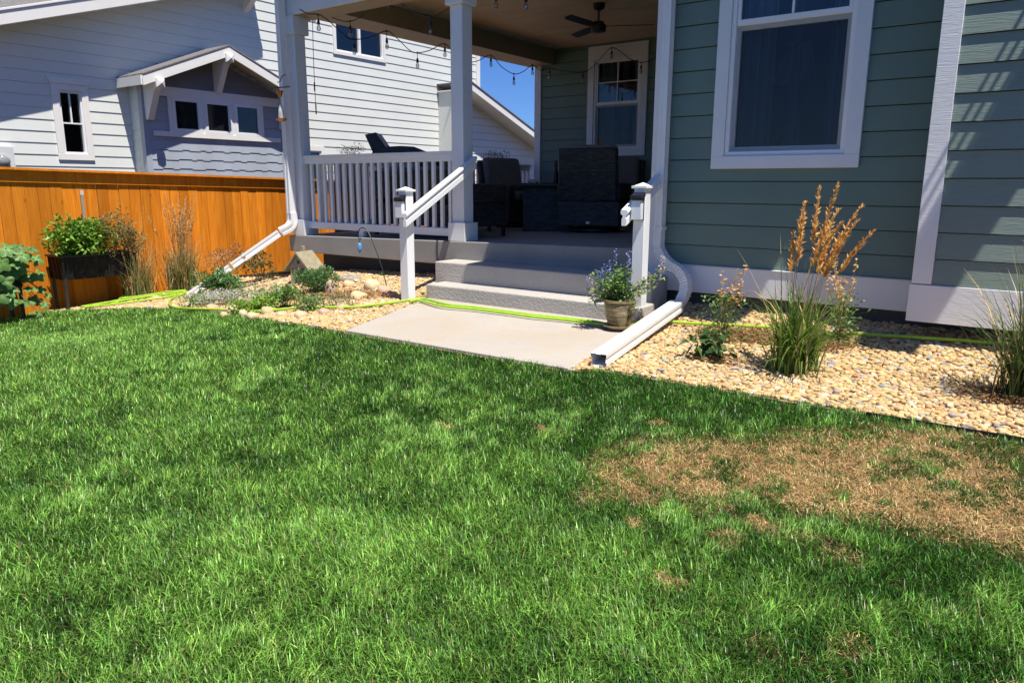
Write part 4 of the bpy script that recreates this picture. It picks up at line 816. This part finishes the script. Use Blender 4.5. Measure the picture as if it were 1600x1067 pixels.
# larger cobbles bordering the beds
cob = [(300, 482, .16), (320, 478, .11), (332, 486, .13), (366, 490, .15), (383, 494, .12), (420, 492, .15), (395, 498, .11), (455, 470, .15), (520, 455, .17), (545, 449, .14), (560, 470, .18), (535, 486, .13), (470, 497, .12), (582, 452, .2), (600, 459, .16), (575, 483, .12), (507, 492, .11), (245, 470, .12), (262, 466, .13), (274, 462, .12), (432, 452, .14), (612, 465, .12), (440, 496, .1), (352, 496, .1)]
for i, (px, py, s_) in enumerate(cob):
    q = gp(px, py); P = np.array([[q.x, q.y, q.z+s_*.20]]); random_idx = i
    rs_state = np.random.RandomState(i); o = pebbles('cobble', P, np.array([s_]), cvar(1, (.55, .40, .25), .2), STONEM, flat=.6)
    tag(o, 'rounded tan cobble among the left bed plants and river gravel', 'stone', 'large tan cobbles in the left bed')

# carved face stone
q = gp(516, 462); q = gp(391+126, 462) if False else at(517, 464, z=T(-6.2, 5.0)+.0)
fs = thing('face_stone', 'upright tan garden stone carved with a small round eyed face', 'garden ornament', q)
fdir = Vector((-q.x, -q.y, 0)).normalized(); fr_ = Vector((fdir.y, -fdir.x, 0))*-1
FST = pm('carved_stone', (.46, .35, .24), .85, .2, 10, .5, 50); DST = pm('carved_hollow', (.10, .07, .045), .9, .2, 10, .3)
import bmesh
def ellipsoid(mb, c, rx, ry, rz, n=3):
    v, f = ico(n); c = Vector(c); mb.add([c+fr_*(p_[0]*rx)+fdir*(p_[1]*ry)+Vector((0, 0, p_[2]*rz)) for p_ in v], [tuple(k) for k in f])
mb = MB(); ellipsoid(mb, q+Vector((0, 0, .085)), .060, .042, .105); mb.build('stone_body', FST, fs, smooth=True)
for s_ in (-1, 1):
    mb = MB(); ellipsoid(mb, q+Vector((0, 0, .125))+fdir*.036+fr_*.024*s_, .017, .007, .017, 2); e = mb.build('eye', DST, fs, smooth=True)
    mb = MB(); ellipsoid(mb, q+Vector((0, 0, .125))+fdir*.043+fr_*.024*s_, .007, .004, .007, 2); mb.build('pupil', FST, e, smooth=True)
mb = MB(); ellipsoid(mb, q+Vector((0, 0, .095))+fdir*.042, .008, .012, .018, 2); mb.build('nose', FST, fs, smooth=True)
mb = MB(); ellipsoid(mb, q+Vector((0, 0, .060))+fdir*.039, .020, .006, .008, 2); mb.build('mouth', DST, fs, smooth=True)

# model house ornament
q = at(477, 432, y=5.60); q.z = T(q.x, q.y)
mh = thing('model_house', 'little weathered grey model cottage standing on the gravel', 'garden ornament', q)
c_, s_ = math.cos(R(12)), math.sin(R(12)); hx = Vector((c_, s_, 0)); hy = Vector((-s_, c_, 0)); hz_ = Vector((0, 0, 1)); H = lambda a, b, z: q+hx*a+hy*b+hz_*z
STU = pm('weathered_stucco', (.34, .29, .22), .9, .18, 14, .6, 60); RFM = pm('mossy_roof', (.29, .255, .165), .9, .2, 20, .7, 60)
wl_, hl_, hr_ = .125, .20, .34
mb = MB(); mb.prism([H(-wl_, -.11, -.02), H(wl_, -.11, -.02), H(wl_, -.11, hl_), H(0, -.11, hr_), H(-wl_, -.11, hl_)], hy*.22); mb.build('wall', STU, mh)
mb = MB()
for a in (-1, 1): mb.prism([H(a*.19, -.15, hl_-.065), H(0, -.15, hr_+.005), H(0, -.15, hr_+.03), H(a*.19, -.15, hl_-.04)], hy*.30)
rf = mb.build('roof', RFM, mh)
mb = MB(); mb.prism([H(-.07, .02, hr_-.06), H(-.03, .02, hr_-.06), H(-.03, .02, hr_+.085), H(-.07, .02, hr_+.085)], hy*.04); mb.build('chimney', STU, rf)
mb = MB(); mb.lathe(H(0, -.111, .245), [(.022, 0), (.001, .002)], 16, axis=-hy); mb.build('round_window', DST, mh)
for a in (-.06,):
    mb = MB(); mb.prism([H(a-.035, -.1105, .10), H(a+.035, -.1105, .10), H(a+.035, -.1105, .17), H(a-.035, -.1105, .17)], -hy*.003); w = mb.build('window', DST, mh)
    mb = MB(); mb.prism([H(a-.003, -.114, .10), H(a+.003, -.114, .10), H(a+.003, -.114, .17), H(a-.003, -.114, .17)], -hy*.003); mb.prism([H(a-.035, -.114, .132), H(a-.0035, -.114, .132), H(a-.0035, -.114, .138), H(a-.035, -.114, .138)], -hy*.003); mb.prism([H(a+.0035, -.114, .132), H(a+.035, -.114, .132), H(a+.035, -.114, .138), H(a+.0035, -.114, .138)], -hy*.003); mb.build('window_bars', STU, w)
mb = MB(); mb.prism([H(.06+.035*math.cos(t_)*1.0, -.1105, .13+.05*math.sin(t_)) if t_ is not None else None for t_ in [k*math.pi/8 for k in range(9)]]+[H(.025, -.1105, .0), H(.095, -.1105, .0)], -hy*.004); mb.build('door', pm('brown_door', (.13, .08, .045), .8, .2, 20, .3), mh)

# mosaic stepping stone
q = gp(546, 437); st = thing('mosaic_stone', 'round stepping stone with blue, white and green mosaic', 'stepping stone', q)
mb = MB(); mb.lathe(q+Vector((0, 0, .02)), [(.15, -.02), (.155, .01), (.15, .022), (.001, .024)], 28); mb.build('stone_disc', PADC, st, smooth=True)
MC = [pm('mosaic_'+n_, c, .25, .2, 30, 0) for n_, c in (('blue', (.05, .14, .42)), ('white', (.62, .64, .66)), ('green', (.35, .42, .10)))]
for mi, m in enumerate(MC):
    mb = MB()
    for k in range(46):
        a = random.uniform(0, 6.28); r = random.uniform(.02, .14)
        if (int(a*1.3+r*30)+mi) % 3: continue
        c = q+Vector((r*math.cos(a), r*math.sin(a), .0445+mi*.0006)); b = random.uniform(0, 6); mb.add([c+Vector((.013*math.cos(b+j*1.57+random.uniform(-.3, .3)), .013*math.sin(b+j*1.57), 0)) for j in range(4)], [(0, 1, 2, 3)])
    mb.build(('blue', 'white', 'green')[mi]+'_mosaic', m, st)

# shepherd's hook with a blue hanging feeder
hb = gp(607, 452); hp = hb.y
sh = thing('shepherd_hook', 'thin black shepherd hook stuck in the gravel left of step post', 'garden hook', hb)
pts = [hb+Vector((0, 0, -.1))]+[at(a, b, y=hp) for a, b in ((600, 430), (592, 404), (583, 380), (577, 366), (571, 358), (565, 356), (561, 360), (560, 369), (562, 375), (564, 372))]
mb = MB(); mb.tube(arc(pts, 5), .005, 7); mb.build('rod', BLACK, sh, smooth=True)
q = at(561.5, 376, y=hp); fd = thing('hanging_feeder', 'small blue cylinder feeder hanging from the shepherd hook', 'bird feeder', q-Vector((0, 0, .12)))
mb = MB(); mb.tube([q+Vector((0, 0, .0)), q-Vector((0, 0, .03))], .003, 6); mb.build('hanger', BLACK, fd)
mb = MB(); mb.lathe(q-Vector((0, 0, .118)), [(.012, 0), (.022, .01), (.024, .02), (.024, .075), (.016, .088), (.008, .092)], 18); mb.build('bottle', pm('blue_enamel', (.10, .27, .55), .25, .12, 8, .05), fd, smooth=True)
mb = MB(); mb.lathe(q-Vector((0, 0, .135)), [(.006, 0), (.014, .008), (.014, .0165)], 12); mb.build('spout', pm('green_cap', (.12, .25, .08), .4, .1), fd)

# copper hanging lantern feeder at the left column
q = at(437, 140, y=5.86); fd = thing('hanging_feeder', 'copper topped glass feeder on a black hook by left column', 'bird feeder', at(437, 188, y=5.86))
z = lambda py: at(437, py, y=5.86).z
COP = pm('copper', (.45, .17, .06), .35, .25, 10, .05, 60, metal=.7)
hk = thing('wall_hook', 'black curved metal hook arm on the left porch column', 'hook', at(450, 136, y=5.98))
mb = MB(); mb.tube(arc([at(452, 136, y=6.02), at(438, 137, y=5.86), at(424, 138, y=5.8)], 4), .006, 6); mb.build('arm', BLACK, hk)
mb = MB(); mb.tube(arc([at(446, 117, y=5.9), at(441, 120, y=5.86), at(437, 128, y=5.86), at(433, 129, y=5.86)], 6), .005, 6); mb.build('hook_end', BLACK, hk)
c = q.copy()
mb = MB(); mb.lathe(Vector((c.x, c.y, z(152))), [(.018, 0), (.028, .03), (.042, z(142)-z(152)), (.001, z(142)-z(152)+.004)], 16); mb.build('cone_top', COP, fd, smooth=True)
mb = MB(); zz = z(153)
for k in range(5): mb.tube([Vector((c.x+.010*math.cos(t_)*(k % 2), c.y+.010*math.cos(t_)*((k+1) % 2), zz-.014-k*.022+.014*math.sin(t_))) for t_ in np.linspace(0, 6.283, 9)], .0022, 5, cap=False)
mb.build('chain', BLACK, fd)
mb = MB(); mb.lathe(Vector((c.x, c.y, z(185))), [(.034, 0), (.036, .03), (.028, .10), (.016, z(170)-z(185)+.03), (.012, z(168)-z(185)+.03)], 18); mb.build('glass_bottle', pm('clear_bottle', (.45, .46, .45), .1, .3, 20, 0), fd, smooth=True)
mb = MB(); mb.lathe(Vector((c.x, c.y, z(189.5))), [(.05, 0), (.062, .012), (.062, .03), (.05, .031), (.001, .028)], 20); mb.build('tray', COP, fd, smooth=True)

# ------------------------------------------------------------------ planters by the fence
def planter(label, x0, x1, y0, y1, zb_, zt_, leg, grp='raised planters by the fence'):
    c = Vector(((x0+x1)/2, (y0+y1)/2, T((x0+x1)/2, (y0+y1)/2))); t = thing('raised_planter', label, 'planter', c, grp)
    mb = MB(); n = 46; ins = .03
    def wall(a, b, nrm):
        a, b, nrm = Vector(a), Vector(b), Vector(nrm); k = max(8, int((b-a).length/.02)); vs = []
        for i in range(k+1): o_ = nrm*(.005*math.sin(i*math.pi*.8)); q = a.lerp(b, i/k); vs += [q+o_+nrm*-.02+Vector((0, 0, zb_)), q+o_+Vector((0, 0, zt_))]
        mb.add(vs, [(2*i, 2*i+2, 2*i+3, 2*i+1) for i in range(k)])
    wall((x1, y0, 0), (x1, y1, 0), (1, 0, 0)); wall((x0, y0, 0), (x1, y0, 0), (0, -1, 0)); wall((x0, y1, 0), (x1, y1, 0), (0, 1, 0)); wall((x0, y0, 0), (x0, y1, 0), (-1, 0, 0)); mb.build('trough', WKB, t)
    mb = MB(); ringbox(mb, (0, 0, 0), (1, 0, 0), (0, 1, 0), 0, 0, 0, 0, 0, 0, 0) if False else None
    for a, b in (((x0-.02, y0-.02, zt_-.01), (x1+.02, y0+.01, zt_+.012)), ((x0-.02, y1-.01, zt_-.01), (x1+.02, y1+.02, zt_+.012)), ((x1-.01, y0+.0101, zt_-.01), (x1+.02, y1-.0101, zt_+.012)), ((x0-.02, y0+.0101, zt_-.01), (x0+.01, y1-.0101, zt_+.012))): mb.box(a, b)
    mb.build('rim', BLACK, t, bevel=.004)
    for x in (x0+.03, x1-.03):
        for y in (y0+.03, y1-.03): mb = MB(); mb.lathe((x, y, T(x, y)-.03), [(.028, 0), (.022, .05), (.020, zb_-T(x, y)+.05)], 12); mb.build('leg', pm('leg_plastic', (.03, .027, .025), .5, .2, 10, .1), t, smooth=True)
    mb = MB(); mb.quad((x0, y0, zt_-.03), (x1, y0, zt_-.03), (x1, y1, zt_-.03), (x0, y1, zt_-.03)); mb.build('potting_soil', BEDM, t)
    return t
WKB = pm('black_rattan', (.012, .0115, .0115), .6, .4, 30, .9, 50, stretch=(1, 1, .5), dist=.012, spec=.25)
px1 = -9.58; ya = at(98, 430, x=px1).y; yb = at(215, 420, x=px1).y; pzt = at(150, 398, x=px1).z; pzb = at(130, 436, x=px1).z
planter('black raised planter on legs by the fence, full of basil', px1-.37, px1, ya, yb, pzb, pzt, None)
pl2y = at(58, 470, x=px1).y-.12
planter('dark raised planter at the left edge under big squash leaves', px1-.37, px1, pl2y-.95, pl2y, pzb-.03, pzt-.03, None)
yc = at(122, 380, x=-9.7).y; bush('basil_plant', 'bright green leafy basil in the black raised planter', 'plant', (-9.66, yc, pzt-.10), .56, .30, 2300, .066, .040, (.15, .31, .04), ry=.40, stems=8, up=.35, z0=.0, col2=(.27, .42, .06), f2=.3, lumps=16)
yc = at(175, 380, x=-9.72).y; bush('herb_plant', 'leggy brownish green herb spilling over the right planter end', 'plant', (-9.68, yc, pzt-.10), .60, .30, 2000, .052, .020, (.12, .18, .05), ry=.44, stems=9, up=.5, z0=.0, col2=(.30, .19, .10), f2=.35, lumps=14)
yc = at(100, 350, x=-9.85).y; bush('dried_herb', 'dry tan seed sprays behind the basil against fence', 'plant', (-9.88, yc, pzt-.06), .50, .10, 260, .03, .01, (.30, .18, .09), ry=.16, stems=9, up=.8, z0=.2)
q = at(127, 300, x=-9.9); sk = thing('wooden_stake', 'grey weathered stake standing up in the raised planter', 'stake', (q.x, q.y, pzt-.08))
mb = MB(); mb.box((q.x-.012, q.y-.018, pzt-.08), (q.x+.012, q.y+.018, q.z+.02)); mb.build('stick', pm('weathered_wood', (.36, .27, .19), .8, .2, 12, .4, 60, stretch=(3, 3, .4)), sk); mb = MB(); mb.box((q.x-.014, q.y-.020, q.z-.04), (q.x+.014, q.y+.020, q.z+.021)); mb.build('tip', pm('pale_tip', (.62, .52, .40), .8, .1, 12, .2), sk)
# squash: big lobed leaves on long stalks
sq = thing('squash_plant', 'squash plant with huge lobed leaves at the left edge', 'plant', (-9.7, pl2y-.3, pzt-.1)); mb = MB(); lv = MB(); cols = []
spots = [(10, 388, .24), (35, 398, .20), (22, 420, .26), (55, 405, .18), (5, 440, .22), (42, 432, .20), (30, 410, .22), (2, 410, .24), (60, 430, .17), (48, 450, .18), (18, 455, .16), (64, 452, .13), (70, 476, .12), (60, 490, .10), (75, 462, .09), (-14, 400, .26), (-10, 430, .24), (15, 470, .22), (40, 470, .20), (0, 462, .22), (55, 468, .16), (28, 385, .16), (50, 388, .15), (12, 402, .2)]
for i, (px, py, s_) in enumerate(spots):
    c = at(px, py, x=-9.42+.14*math.sin(i*2.1)); st_ = Vector((-9.72, pl2y-.25, pzt-.08)); mb.tube([st_, st_.lerp(c, .5)+Vector((0, 0, .08)), c], [.006, .005, .004], 6)
    nrm = (Vector((.75, -.15, .75))+Vector((random.gauss(0, .25), random.gauss(0, .25), random.gauss(0, .15)))).normalized(); u = nrm.orthogonal().normalized(); u.rotate(Matrix.Rotation(random.uniform(0, 6.28), 3, nrm)); v = nrm.cross(u); n = 40; vs = [c-nrm*.02]
    for ring in (.5, 1):
        for k in range(n):
            a = 2*math.pi*k/n; r = s_*.5*ring*(.86+.14*math.cos(5*a)+.03*math.sin(19*a))*(1-.55*math.exp(-((a-math.pi)/.28)**2)); vs.append(c+u*r*math.cos(a)+v*r*math.sin(a)-nrm*(r*r*1.4/s_*.5)+nrm*.012*math.sin(5*a+1)*ring+nrm*random.uniform(-.004, .004))
    lv.add(vs, [(0, 1+k, 1+(k+1) % n) for k in range(n)]+[(1+k, 1+n+k, 1+n+(k+1) % n, 1+(k+1) % n) for k in range(n)])
    cc = np.array([.12, .24, .06])*random.uniform(.75, 1.25); w = np.tile(cc, (len(vs), 1)); w[0] = cc*1.5; w[1:n+1][::8] *= 1.35; w[n+1:][::8] *= 1.3; cols.append(w)
mb.build('stem', STEM, sq); me_f3 = [f for f in lv.f if len(f) == 3]; me_f4 = [f for f in lv.f if len(f) == 4]
npmesh('leaves', np.array(lv.v), [np.array(me_f3), np.array(me_f4)], np.concatenate(cols), LEAFM, sq, smooth=True)

# ------------------------------------------------------------------ garden hose
def gpath(L, r=.0, dz=.014): return [Vector((p.x, p.y, p.z+dz+r)) for p in (gp(*q) for q in L)]
hose = thing('garden_hose', 'bright lime green garden hose running along the whole bed', 'garden hose', gp(660, 478))
HOSE = pm('lime_hose', (.33, .54, .04), .35, .10, 20, .1, 200)
def tubep(name, pts, r=.0125):
    mb = MB(); mb.tube(arc(pts, 6), r, 8); return mb.build(name, HOSE, hose, smooth=True)
main = [(290, 464), (277, 468), (267, 474), (266, 482), (275, 487), (300, 489), (330, 490), (365, 492), (400, 493.5), (435, 491), (470, 488), (510, 487.5), (555, 487), (590, 483), (620, 479), (645, 475.5), (665, 474.5)]
pm_ = gpath(main, .03)+[Vector((*at(px, py, z=.064).xy, .064)) for px, py in ((700, 476), (740, 480), (785, 486), (830, 492), (880, 497), (925, 502), (960, 507))]+gpath([(1010, 509), (1035, 510), (1065, 513), (1100, 515), (1140, 517), (1180, 519), (1220, 522), (1260, 527), (1300, 531), (1340, 532), (1380, 534), (1420, 536), (1460, 539), (1500, 542), (1540, 545), (1580, 547)], .03)
tubep('hose_run', pm_)
pm2 = gpath([(640, 478.5), (655, 476.5)], .03)+[Vector((*at(px, py, z=.063).xy, .063)) for px, py in ((690, 478), (735, 482.5), (785, 488.5), (830, 494.5), (880, 499.5), (925, 505), (950, 508))]; tubep('hose_run', pm2)
for k in range(7):
    a = [(120+k*9, 487-k*1.0), (165+k*5, 481-k*1.3), (190, 479-k*1.7), (215, 473-k*.9), (245, 470-k*1.0), (275, 467-k*.8), (292, 464-k*.4)] if k else [(130, 486), (165, 482), (200, 478), (230, 474), (262, 469), (290, 464)]
    pts = gpath([(px+random.uniform(-3, 3), py+random.uniform(-.6, .6)) for px, py in a], .03+.012*(k % 3)); 
    if k in (2, 5): pts = pts[2:]
    tubep('hose_loop', pts, .012)

# ------------------------------------------------------------------ porch furniture
def frame(c, ang):
    f = Vector((math.cos(ang), math.sin(ang), 0)); l = Vector((-f.y, f.x, 0)); c = Vector(c); return lambda a, b, z: c+f*a+l*b+Vector((0, 0, z))
def fbox(mb, H, a0, a1, b0, b1, z0, z1, rake=0):
    P = lambda a, b, z: H(a-rake*(z-z0), b, z)
    vs = [P(a0, b0, z0), P(a1, b0, z0), P(a1, b1, z0), P(a0, b1, z0), P(a0, b0, z1), P(a1, b0, z1), P(a1, b1, z1), P(a0, b1, z1)]
    return mb.add(vs, [(0, 3, 2, 1), (4, 5, 6, 7), (0, 1, 5, 4), (1, 2, 6, 5), (2, 3, 7, 6), (3, 0, 4, 7)])
def armchair(label, c, ang, w=.80, hb=1.05, swivel=True, group='wicker chairs on the porch', seats=1, tagged=False):
    c = Vector((c[0], c[1], fz(c[0])+.002)); t = thing('wicker_sofa' if seats > 1 else 'wicker_chair', label, 'sofa' if seats > 1 else 'chair', c, None if seats > 1 else group); H = frame(c, ang); h = w/2
    leg = .08 if swivel else .14
    mb = MB(); fbox(mb, H, -.42, -.33, -h+.03, h-.03, leg+.30, hb-.03, .16); mb.build('backrest', WICK, t, smooth=True, bevel=.03)
    mb = MB(); fbox(mb, H, -.40, .36, -h, h, leg, .40); mb.build('seat_base', WICK, t, smooth=True, bevel=.02)
    for s_ in (-1, 1):
        mb = MB(); fbox(mb, H, -.40, .36, s_*(h-.05)-.055, s_*(h-.05)+.055, .401, .62); mb.build('armrest', WICK, t, smooth=True, bevel=.03)
    sw = (w-.22)/seats
    for k in range(seats):
        b0 = -h+.11+sw*k
        mb = MB(); fbox(mb, H, -.24, .40, b0+.004, b0+sw-.004, .402, .53); mb.build('seat_cushion', CUSH, t, smooth=True, bevel=.045)
        mb = MB(); fbox(mb, H, -.33, -.20, b0+.004-(.06 if seats == 1 else 0), b0+sw-.004+(.06 if seats == 1 else 0), .535, hb+.01, .20); mb.build('back_cushion', CUSH, t, smooth=True, bevel=.05)
    if swivel: mb = MB(); mb.lathe(c, [(.30, .0), (.33, .02), (.33, .05), (.12, .078)], 28); mb.build('swivel_base', BLACK, t, smooth=True)
    else:
        for a, b in ((-.37, -h+.04), (-.37, h-.04), (.33, -h+.04), (.33, h-.04)): mb = MB(); fbox(mb, H, a-.018, a+.018, b-.018, b+.018, 0, .14); mb.build('leg', BLACK, t)
    if tagged: mb = MB(); fbox(mb, H, -.4045, -.4015, -.022, .022, leg+.035, leg+.065); mb.build('label_tag', VINYL, t)
    return t
armchair('wicker swivel chair with its high back turned to the steps', (-4.86, 8.42), R(107), .80, 1.06, tagged=True)
armchair('wicker chair at the right of the porch table beside house corner', (-4.10, 9.15), R(196), .78, 1.06)
armchair('wicker chair with pale seat edge just right of the porch column', (-6.62, 8.10), R(20), .74, 1.04, swivel=False)
armchair('wicker chair at the far side of table, left of the sofa', (-6.75, 9.25), R(-15), .78, 1.02)
armchair('two seat wicker sofa with taupe cushions at the back left of porch', (-5.75, 9.95), R(-66), 1.50, 1.02, swivel=False, seats=2)
armchair('long wicker sofa with low back just behind the front baluster railing', (-6.05, 6.75), R(90), 1.50, .80, swivel=False, seats=3)
tc_ = Vector((-5.62, 8.55, fz(-5.6)+.002)); tb = thing('porch_table', 'low dark square table among the wicker chairs on the porch', 'table', tc_); H = frame(tc_, R(30))
mb = MB(); fbox(mb, H, -.48, .48, -.48, .48, .585, .625); mb.build('table_top', BLACK, tb, bevel=.006)
mb = MB(); fbox(mb, H, -.36, .36, -.36, .36, .0, .584); mb.build('pedestal', WICK, tb, bevel=.01)
q = H(.05, .02, .6255); bt = thing('bottle', 'dark bottle standing on the porch table', 'bottle', q); mb = MB(); mb.lathe(q, [(.035, 0), (.037, .02), (.037, .14), (.014, .19), (.014, .24)], 16); mb.build('bottle_glass', BLACK, bt, smooth=True); mb = MB(); mb.lathe(q+Vector((0, 0, .2405)), [(.016, 0), (.016, .025)], 12); mb.build('stopper', DMETAL, bt)
NAP = pm('pale_cloth', (.42, .42, .43), .9, .1, 20, .4, 40)
for i, (a, b, nm) in enumerate(((-.3, .28, 'crumpled pale napkin at the left edge of porch table'), (-.25, -.12, 'crumpled pale napkin nearest the bottle on porch table'), (-.22, -.36, 'crumpled pale napkin at the right end of porch table'))):
    q = H(a, b, .626); o = pebbles('napkin', np.array([[q.x, q.y, q.z+.02]]), np.array([.13]), np.array([[.4, .4, .4]]), NAP, flat=.35); tag(o, nm, 'napkin', 'napkins on the porch table')
# black grill behind the railing
gq = at(622, 240, y=8.1); gq.z = fz(gq.x)+.002; gr_ = thing('barbecue_grill', 'black barbecue grill with curved hood and upright side shelf behind railing', 'grill', gq); H = frame(gq, R(36))
gt = at(635, 229, y=8.1).z-gq.z
mb = MB(); fbox(mb, H, -.35, .45, -.26, .26, .08, gt-.16); mb.build('cabinet', BLACK, gr_, bevel=.01)
mb = MB(); prof = [(.45, gt-.155), (.40, gt-.06), (.27, gt-.01), (.08, gt), (-.10, gt-.01), (-.33, gt-.05), (-.35, gt-.155)]
mb.prism([H(a, -.25, z) for a, z in prof], H(0, .5, 0)-H(0, 0, 0)); mb.build('hood', BLACK, gr_, smooth=True, bevel=.01)
tz = at(590, 211, y=8.1).z-gq.z
mb = MB(); mb.prism([H(-.44, -.24, tz-.03), H(-.28, -.24, tz+.005), H(-.13, -.24, gt-.03), H(-.33, -.24, gt-.10)], H(0, .48, 0)-H(0, 0, 0)); mb.build('side_shelf', BLACK, gr_, bevel=.006)
for a in (-.33, .43):
    for b in (-.24, .24): mb = MB(); fbox(mb, H, a-.02, a+.02, b-.02, b+.02, 0, .079); mb.build('leg', BLACK, gr_)
# flower boxes along the far railing
for lab, px, py, h_, yv in (('dark flower box with sprigs showing above the rail, left of grill', 548, 243, .22, 8.6), ('dark flower box with sprigs showing right of the porch column', 772, 252, .20, 10.75)):
    q = at(px, py, y=yv); b = thing('flower_box', lab, 'planter', (q.x, q.y, fz(q.x)), 'flower boxes on the porch'); z1 = q.z-.02
    mb = MB(); mb.box((q.x-.28, q.y-.14, fz(q.x)+.001), (q.x+.28, q.y+.14, z1)); mb.build('trough', BLACK, b, bevel=.01)
    bush('trailing_flowers', lab.replace('dark flower box with sprigs', 'wiry flowering sprigs').replace('showing', 'growing'), 'plant', (q.x, q.y, z1), h_, .32, 420, .035, .015, (.05, .08, .03), 'porch flower sprigs', ry=.18, stems=9, up=.8, z0=0, col2=(.25, .12, .16), f2=.12)

# ------------------------------------------------------------------ ceiling fan
fq = at(936, 6, z=3.394); fan = thing('ceiling_fan', 'dark bronze three blade ceiling fan under the porch ceiling', 'ceiling fan', fq)
mb = MB(); mb.lathe(fq, [(.03, -.085), (.07, -.06), (.078, -.001)], 24); mb.build('canopy', DMETAL, fan, smooth=True)
mb = MB(); mb.lathe(fq, [(.013, -.20), (.013, -.086)], 12); mb.build('downrod', DMETAL, fan)
mb = MB(); mb.lathe(fq, [(.02, -.345), (.09, -.335), (.098, -.285), (.098, -.255), (.075, -.25), (.07, -.22), (.03, -.201)], 28); mb.build('motor', DMETAL, fan, smooth=True)
r_ = Vector((.852, .524, 0)); f_ = Vector((-.524, .852, 0))
for k in range(3):
    a = R(-4+120*k); d = r_*math.cos(a)+f_*math.sin(a); s_ = Vector((-d.y, d.x, 0)); n_ = Vector((0, 0, 1)); s2 = (s_*math.cos(R(13))+n_*math.sin(R(13))); c = fq+Vector((0, 0, -.27)); th = n_*.006
    mb = MB(); mb.prism([c+d*.085-s2*.045, c+d*.25-s2*.066, c+d*.66-s2*.062, c+d*.70-s2*.03, c+d*.69+s2*.055, c+d*.25+s2*.06, c+d*.085+s2*.045], th); mb.build('blade', DMETAL, fan)

# ------------------------------------------------------------------ string lights
sg = thing('string_lights', 'black cord of clear globe bulbs looped under the porch beams', 'string lights', at(604, 49, x=-7.22))
def cordrun(pts, r=.006):
    mb = MB(); mb.tube(arc(pts, 7), r, 6); mb.build('cord', BLACK, sg, smooth=True)
def catmid(a, b, sag): m = a.lerp(b, .5); return m-Vector((0, 0, sag))
LB = lambda px, py: at(px, py, x=-7.17)
BK = lambda px, py: at(px, py, y=10.88)
FR = lambda px, py: at(px, py, y=6.42)
B1 = [LB(*q) for q in ((468, 15), (482, 22), (497, 23), (512, 32), (540, 57), (553, 62), (578, 59), (604, 49), (620, 60), (640, 79), (652, 83), (672, 79), (692, 69), (704, 76), (722, 95), (733, 98), (748, 95), (767, 87), (784, 105), (803, 116), (818, 112), (832, 102), (845, 110), (858, 107))]
cordrun(B1+[BK(*q) for q in ((880, 111), (911, 113), (928, 103), (945, 84), (956, 75), (968, 80), (985, 93), (1002, 98), (1018, 94), (1034, 82))])
cordrun([FR(*q) for q in ((468, 16), (478, 11), (490, 11), (505, 22), (530, 32), (547, 34), (565, 26), (580, 12), (593, 0), (601, -8), (610, -8), (620, 0), (640, 15), (660, 25), (675, 27), (690, 20), (703, 12), (722, -2), (745, -14), (775, -18), (800, -30), (822, -22))])
def bulb(p, drop):
    mb = MB(); mb.lathe(p-Vector((0, 0, drop+.075)), [(.004, -.002), (.018, .006), (.0245, .026), (.020, .048), (.012, .062), (.011, .074)], 14); b = mb.build('bulb', BULB, sg, smooth=True)
    mb = MB(); mb.lathe(p-Vector((0, 0, drop)), [(.014, -.004), (.017, .0), (.016, .03), (.008, .055)], 10); mb.tube([p-Vector((0, 0, drop-.05)), p+Vector((0, 0, .008))], .004, 5); mb.lathe(p, [(.005, -.015), (.011, -.005), (.011, .008), (.005, .014)], 8); mb.build('socket', BLACK, b, smooth=True)
for q, dr_ in (((497, 24), .10), ((553, 62), .10), ((604, 49), .14), ((652, 83), .12), ((695, 70), .09), ((733, 98), .10), ((767, 87), .09), ((803, 116), .09), ((832, 102), .08), ((859, 107), .09)): bulb(LB(*q), dr_)
for q, dr_ in (((911, 113), .08), ((956, 76), .09), ((1002, 98), .09)): bulb(BK(*q), dr_)
for q, dr_ in (((547, 34), .10), ((606, -8), .07), ((673, 27), .10), ((490, 11), .10), ((775, -18), .12), ((822, -20), .14)): bulb(FR(*q), dr_)
pc = thing('pull_cord', 'thin black cord with plug end dangling beside left porch column', 'cord', at(494, 178, y=6.6))
mb = MB(); mb.tube([at(488, 24, y=6.6), at(490, 100, y=6.6), at(494, 178, y=6.6)], .004, 6)
mb.build('cord', BLACK, pc); mb = MB(); mb.tube([at(491.2, 129, y=6.6), at(491.8, 143, y=6.6)], .009, 8); mb.build('connector', BLACK, pc); mb = MB(); mb.tube([at(493.4, 163, y=6.6), at(494.1, 179, y=6.6)], .008, 8); mb.build('plug', BLACK, pc)

# thin dark edging strip between lawn and gravel
ed = MB(); ex = np.linspace(-.7, 4, 30)
for a, b in zip(ex[:-1], ex[1:]):
    ya_, yb_ = float(lawn_edge(a)), float(lawn_edge(b)); za, zb_ = T(a, ya_), T(b, yb_)
    ed.add([(a, ya_-.004, za-.05), (b, yb_-.004, zb_-.05), (b, yb_-.004, zb_+.022), (a, ya_-.004, za+.022), (a, ya_+.004, za-.05), (b, yb_+.004, zb_-.05), (b, yb_+.004, zb_+.022), (a, ya_+.004, za+.022)], [(0, 1, 2, 3), (7, 6, 5, 4), (3, 2, 6, 7)])
tag(ed.build('lawn_edging', BLACK), 'thin dark edging strip between the lawn and the right gravel bed', 'edging')
mb = MB(); z0_ = rk(-2)+.3; mb.prism([(-13.2, -3, 2.2), (-19, -3, 5.6), (-19, -3, 2.0)], (0, 11, 0)); mb.prism([(-13.2, 8.01, 4.6), (-16, 8.01, 6.6), (-16, 8.01, 4.5)], (0, 1, 0)); mb.build('upper_roof', SHING, nb)
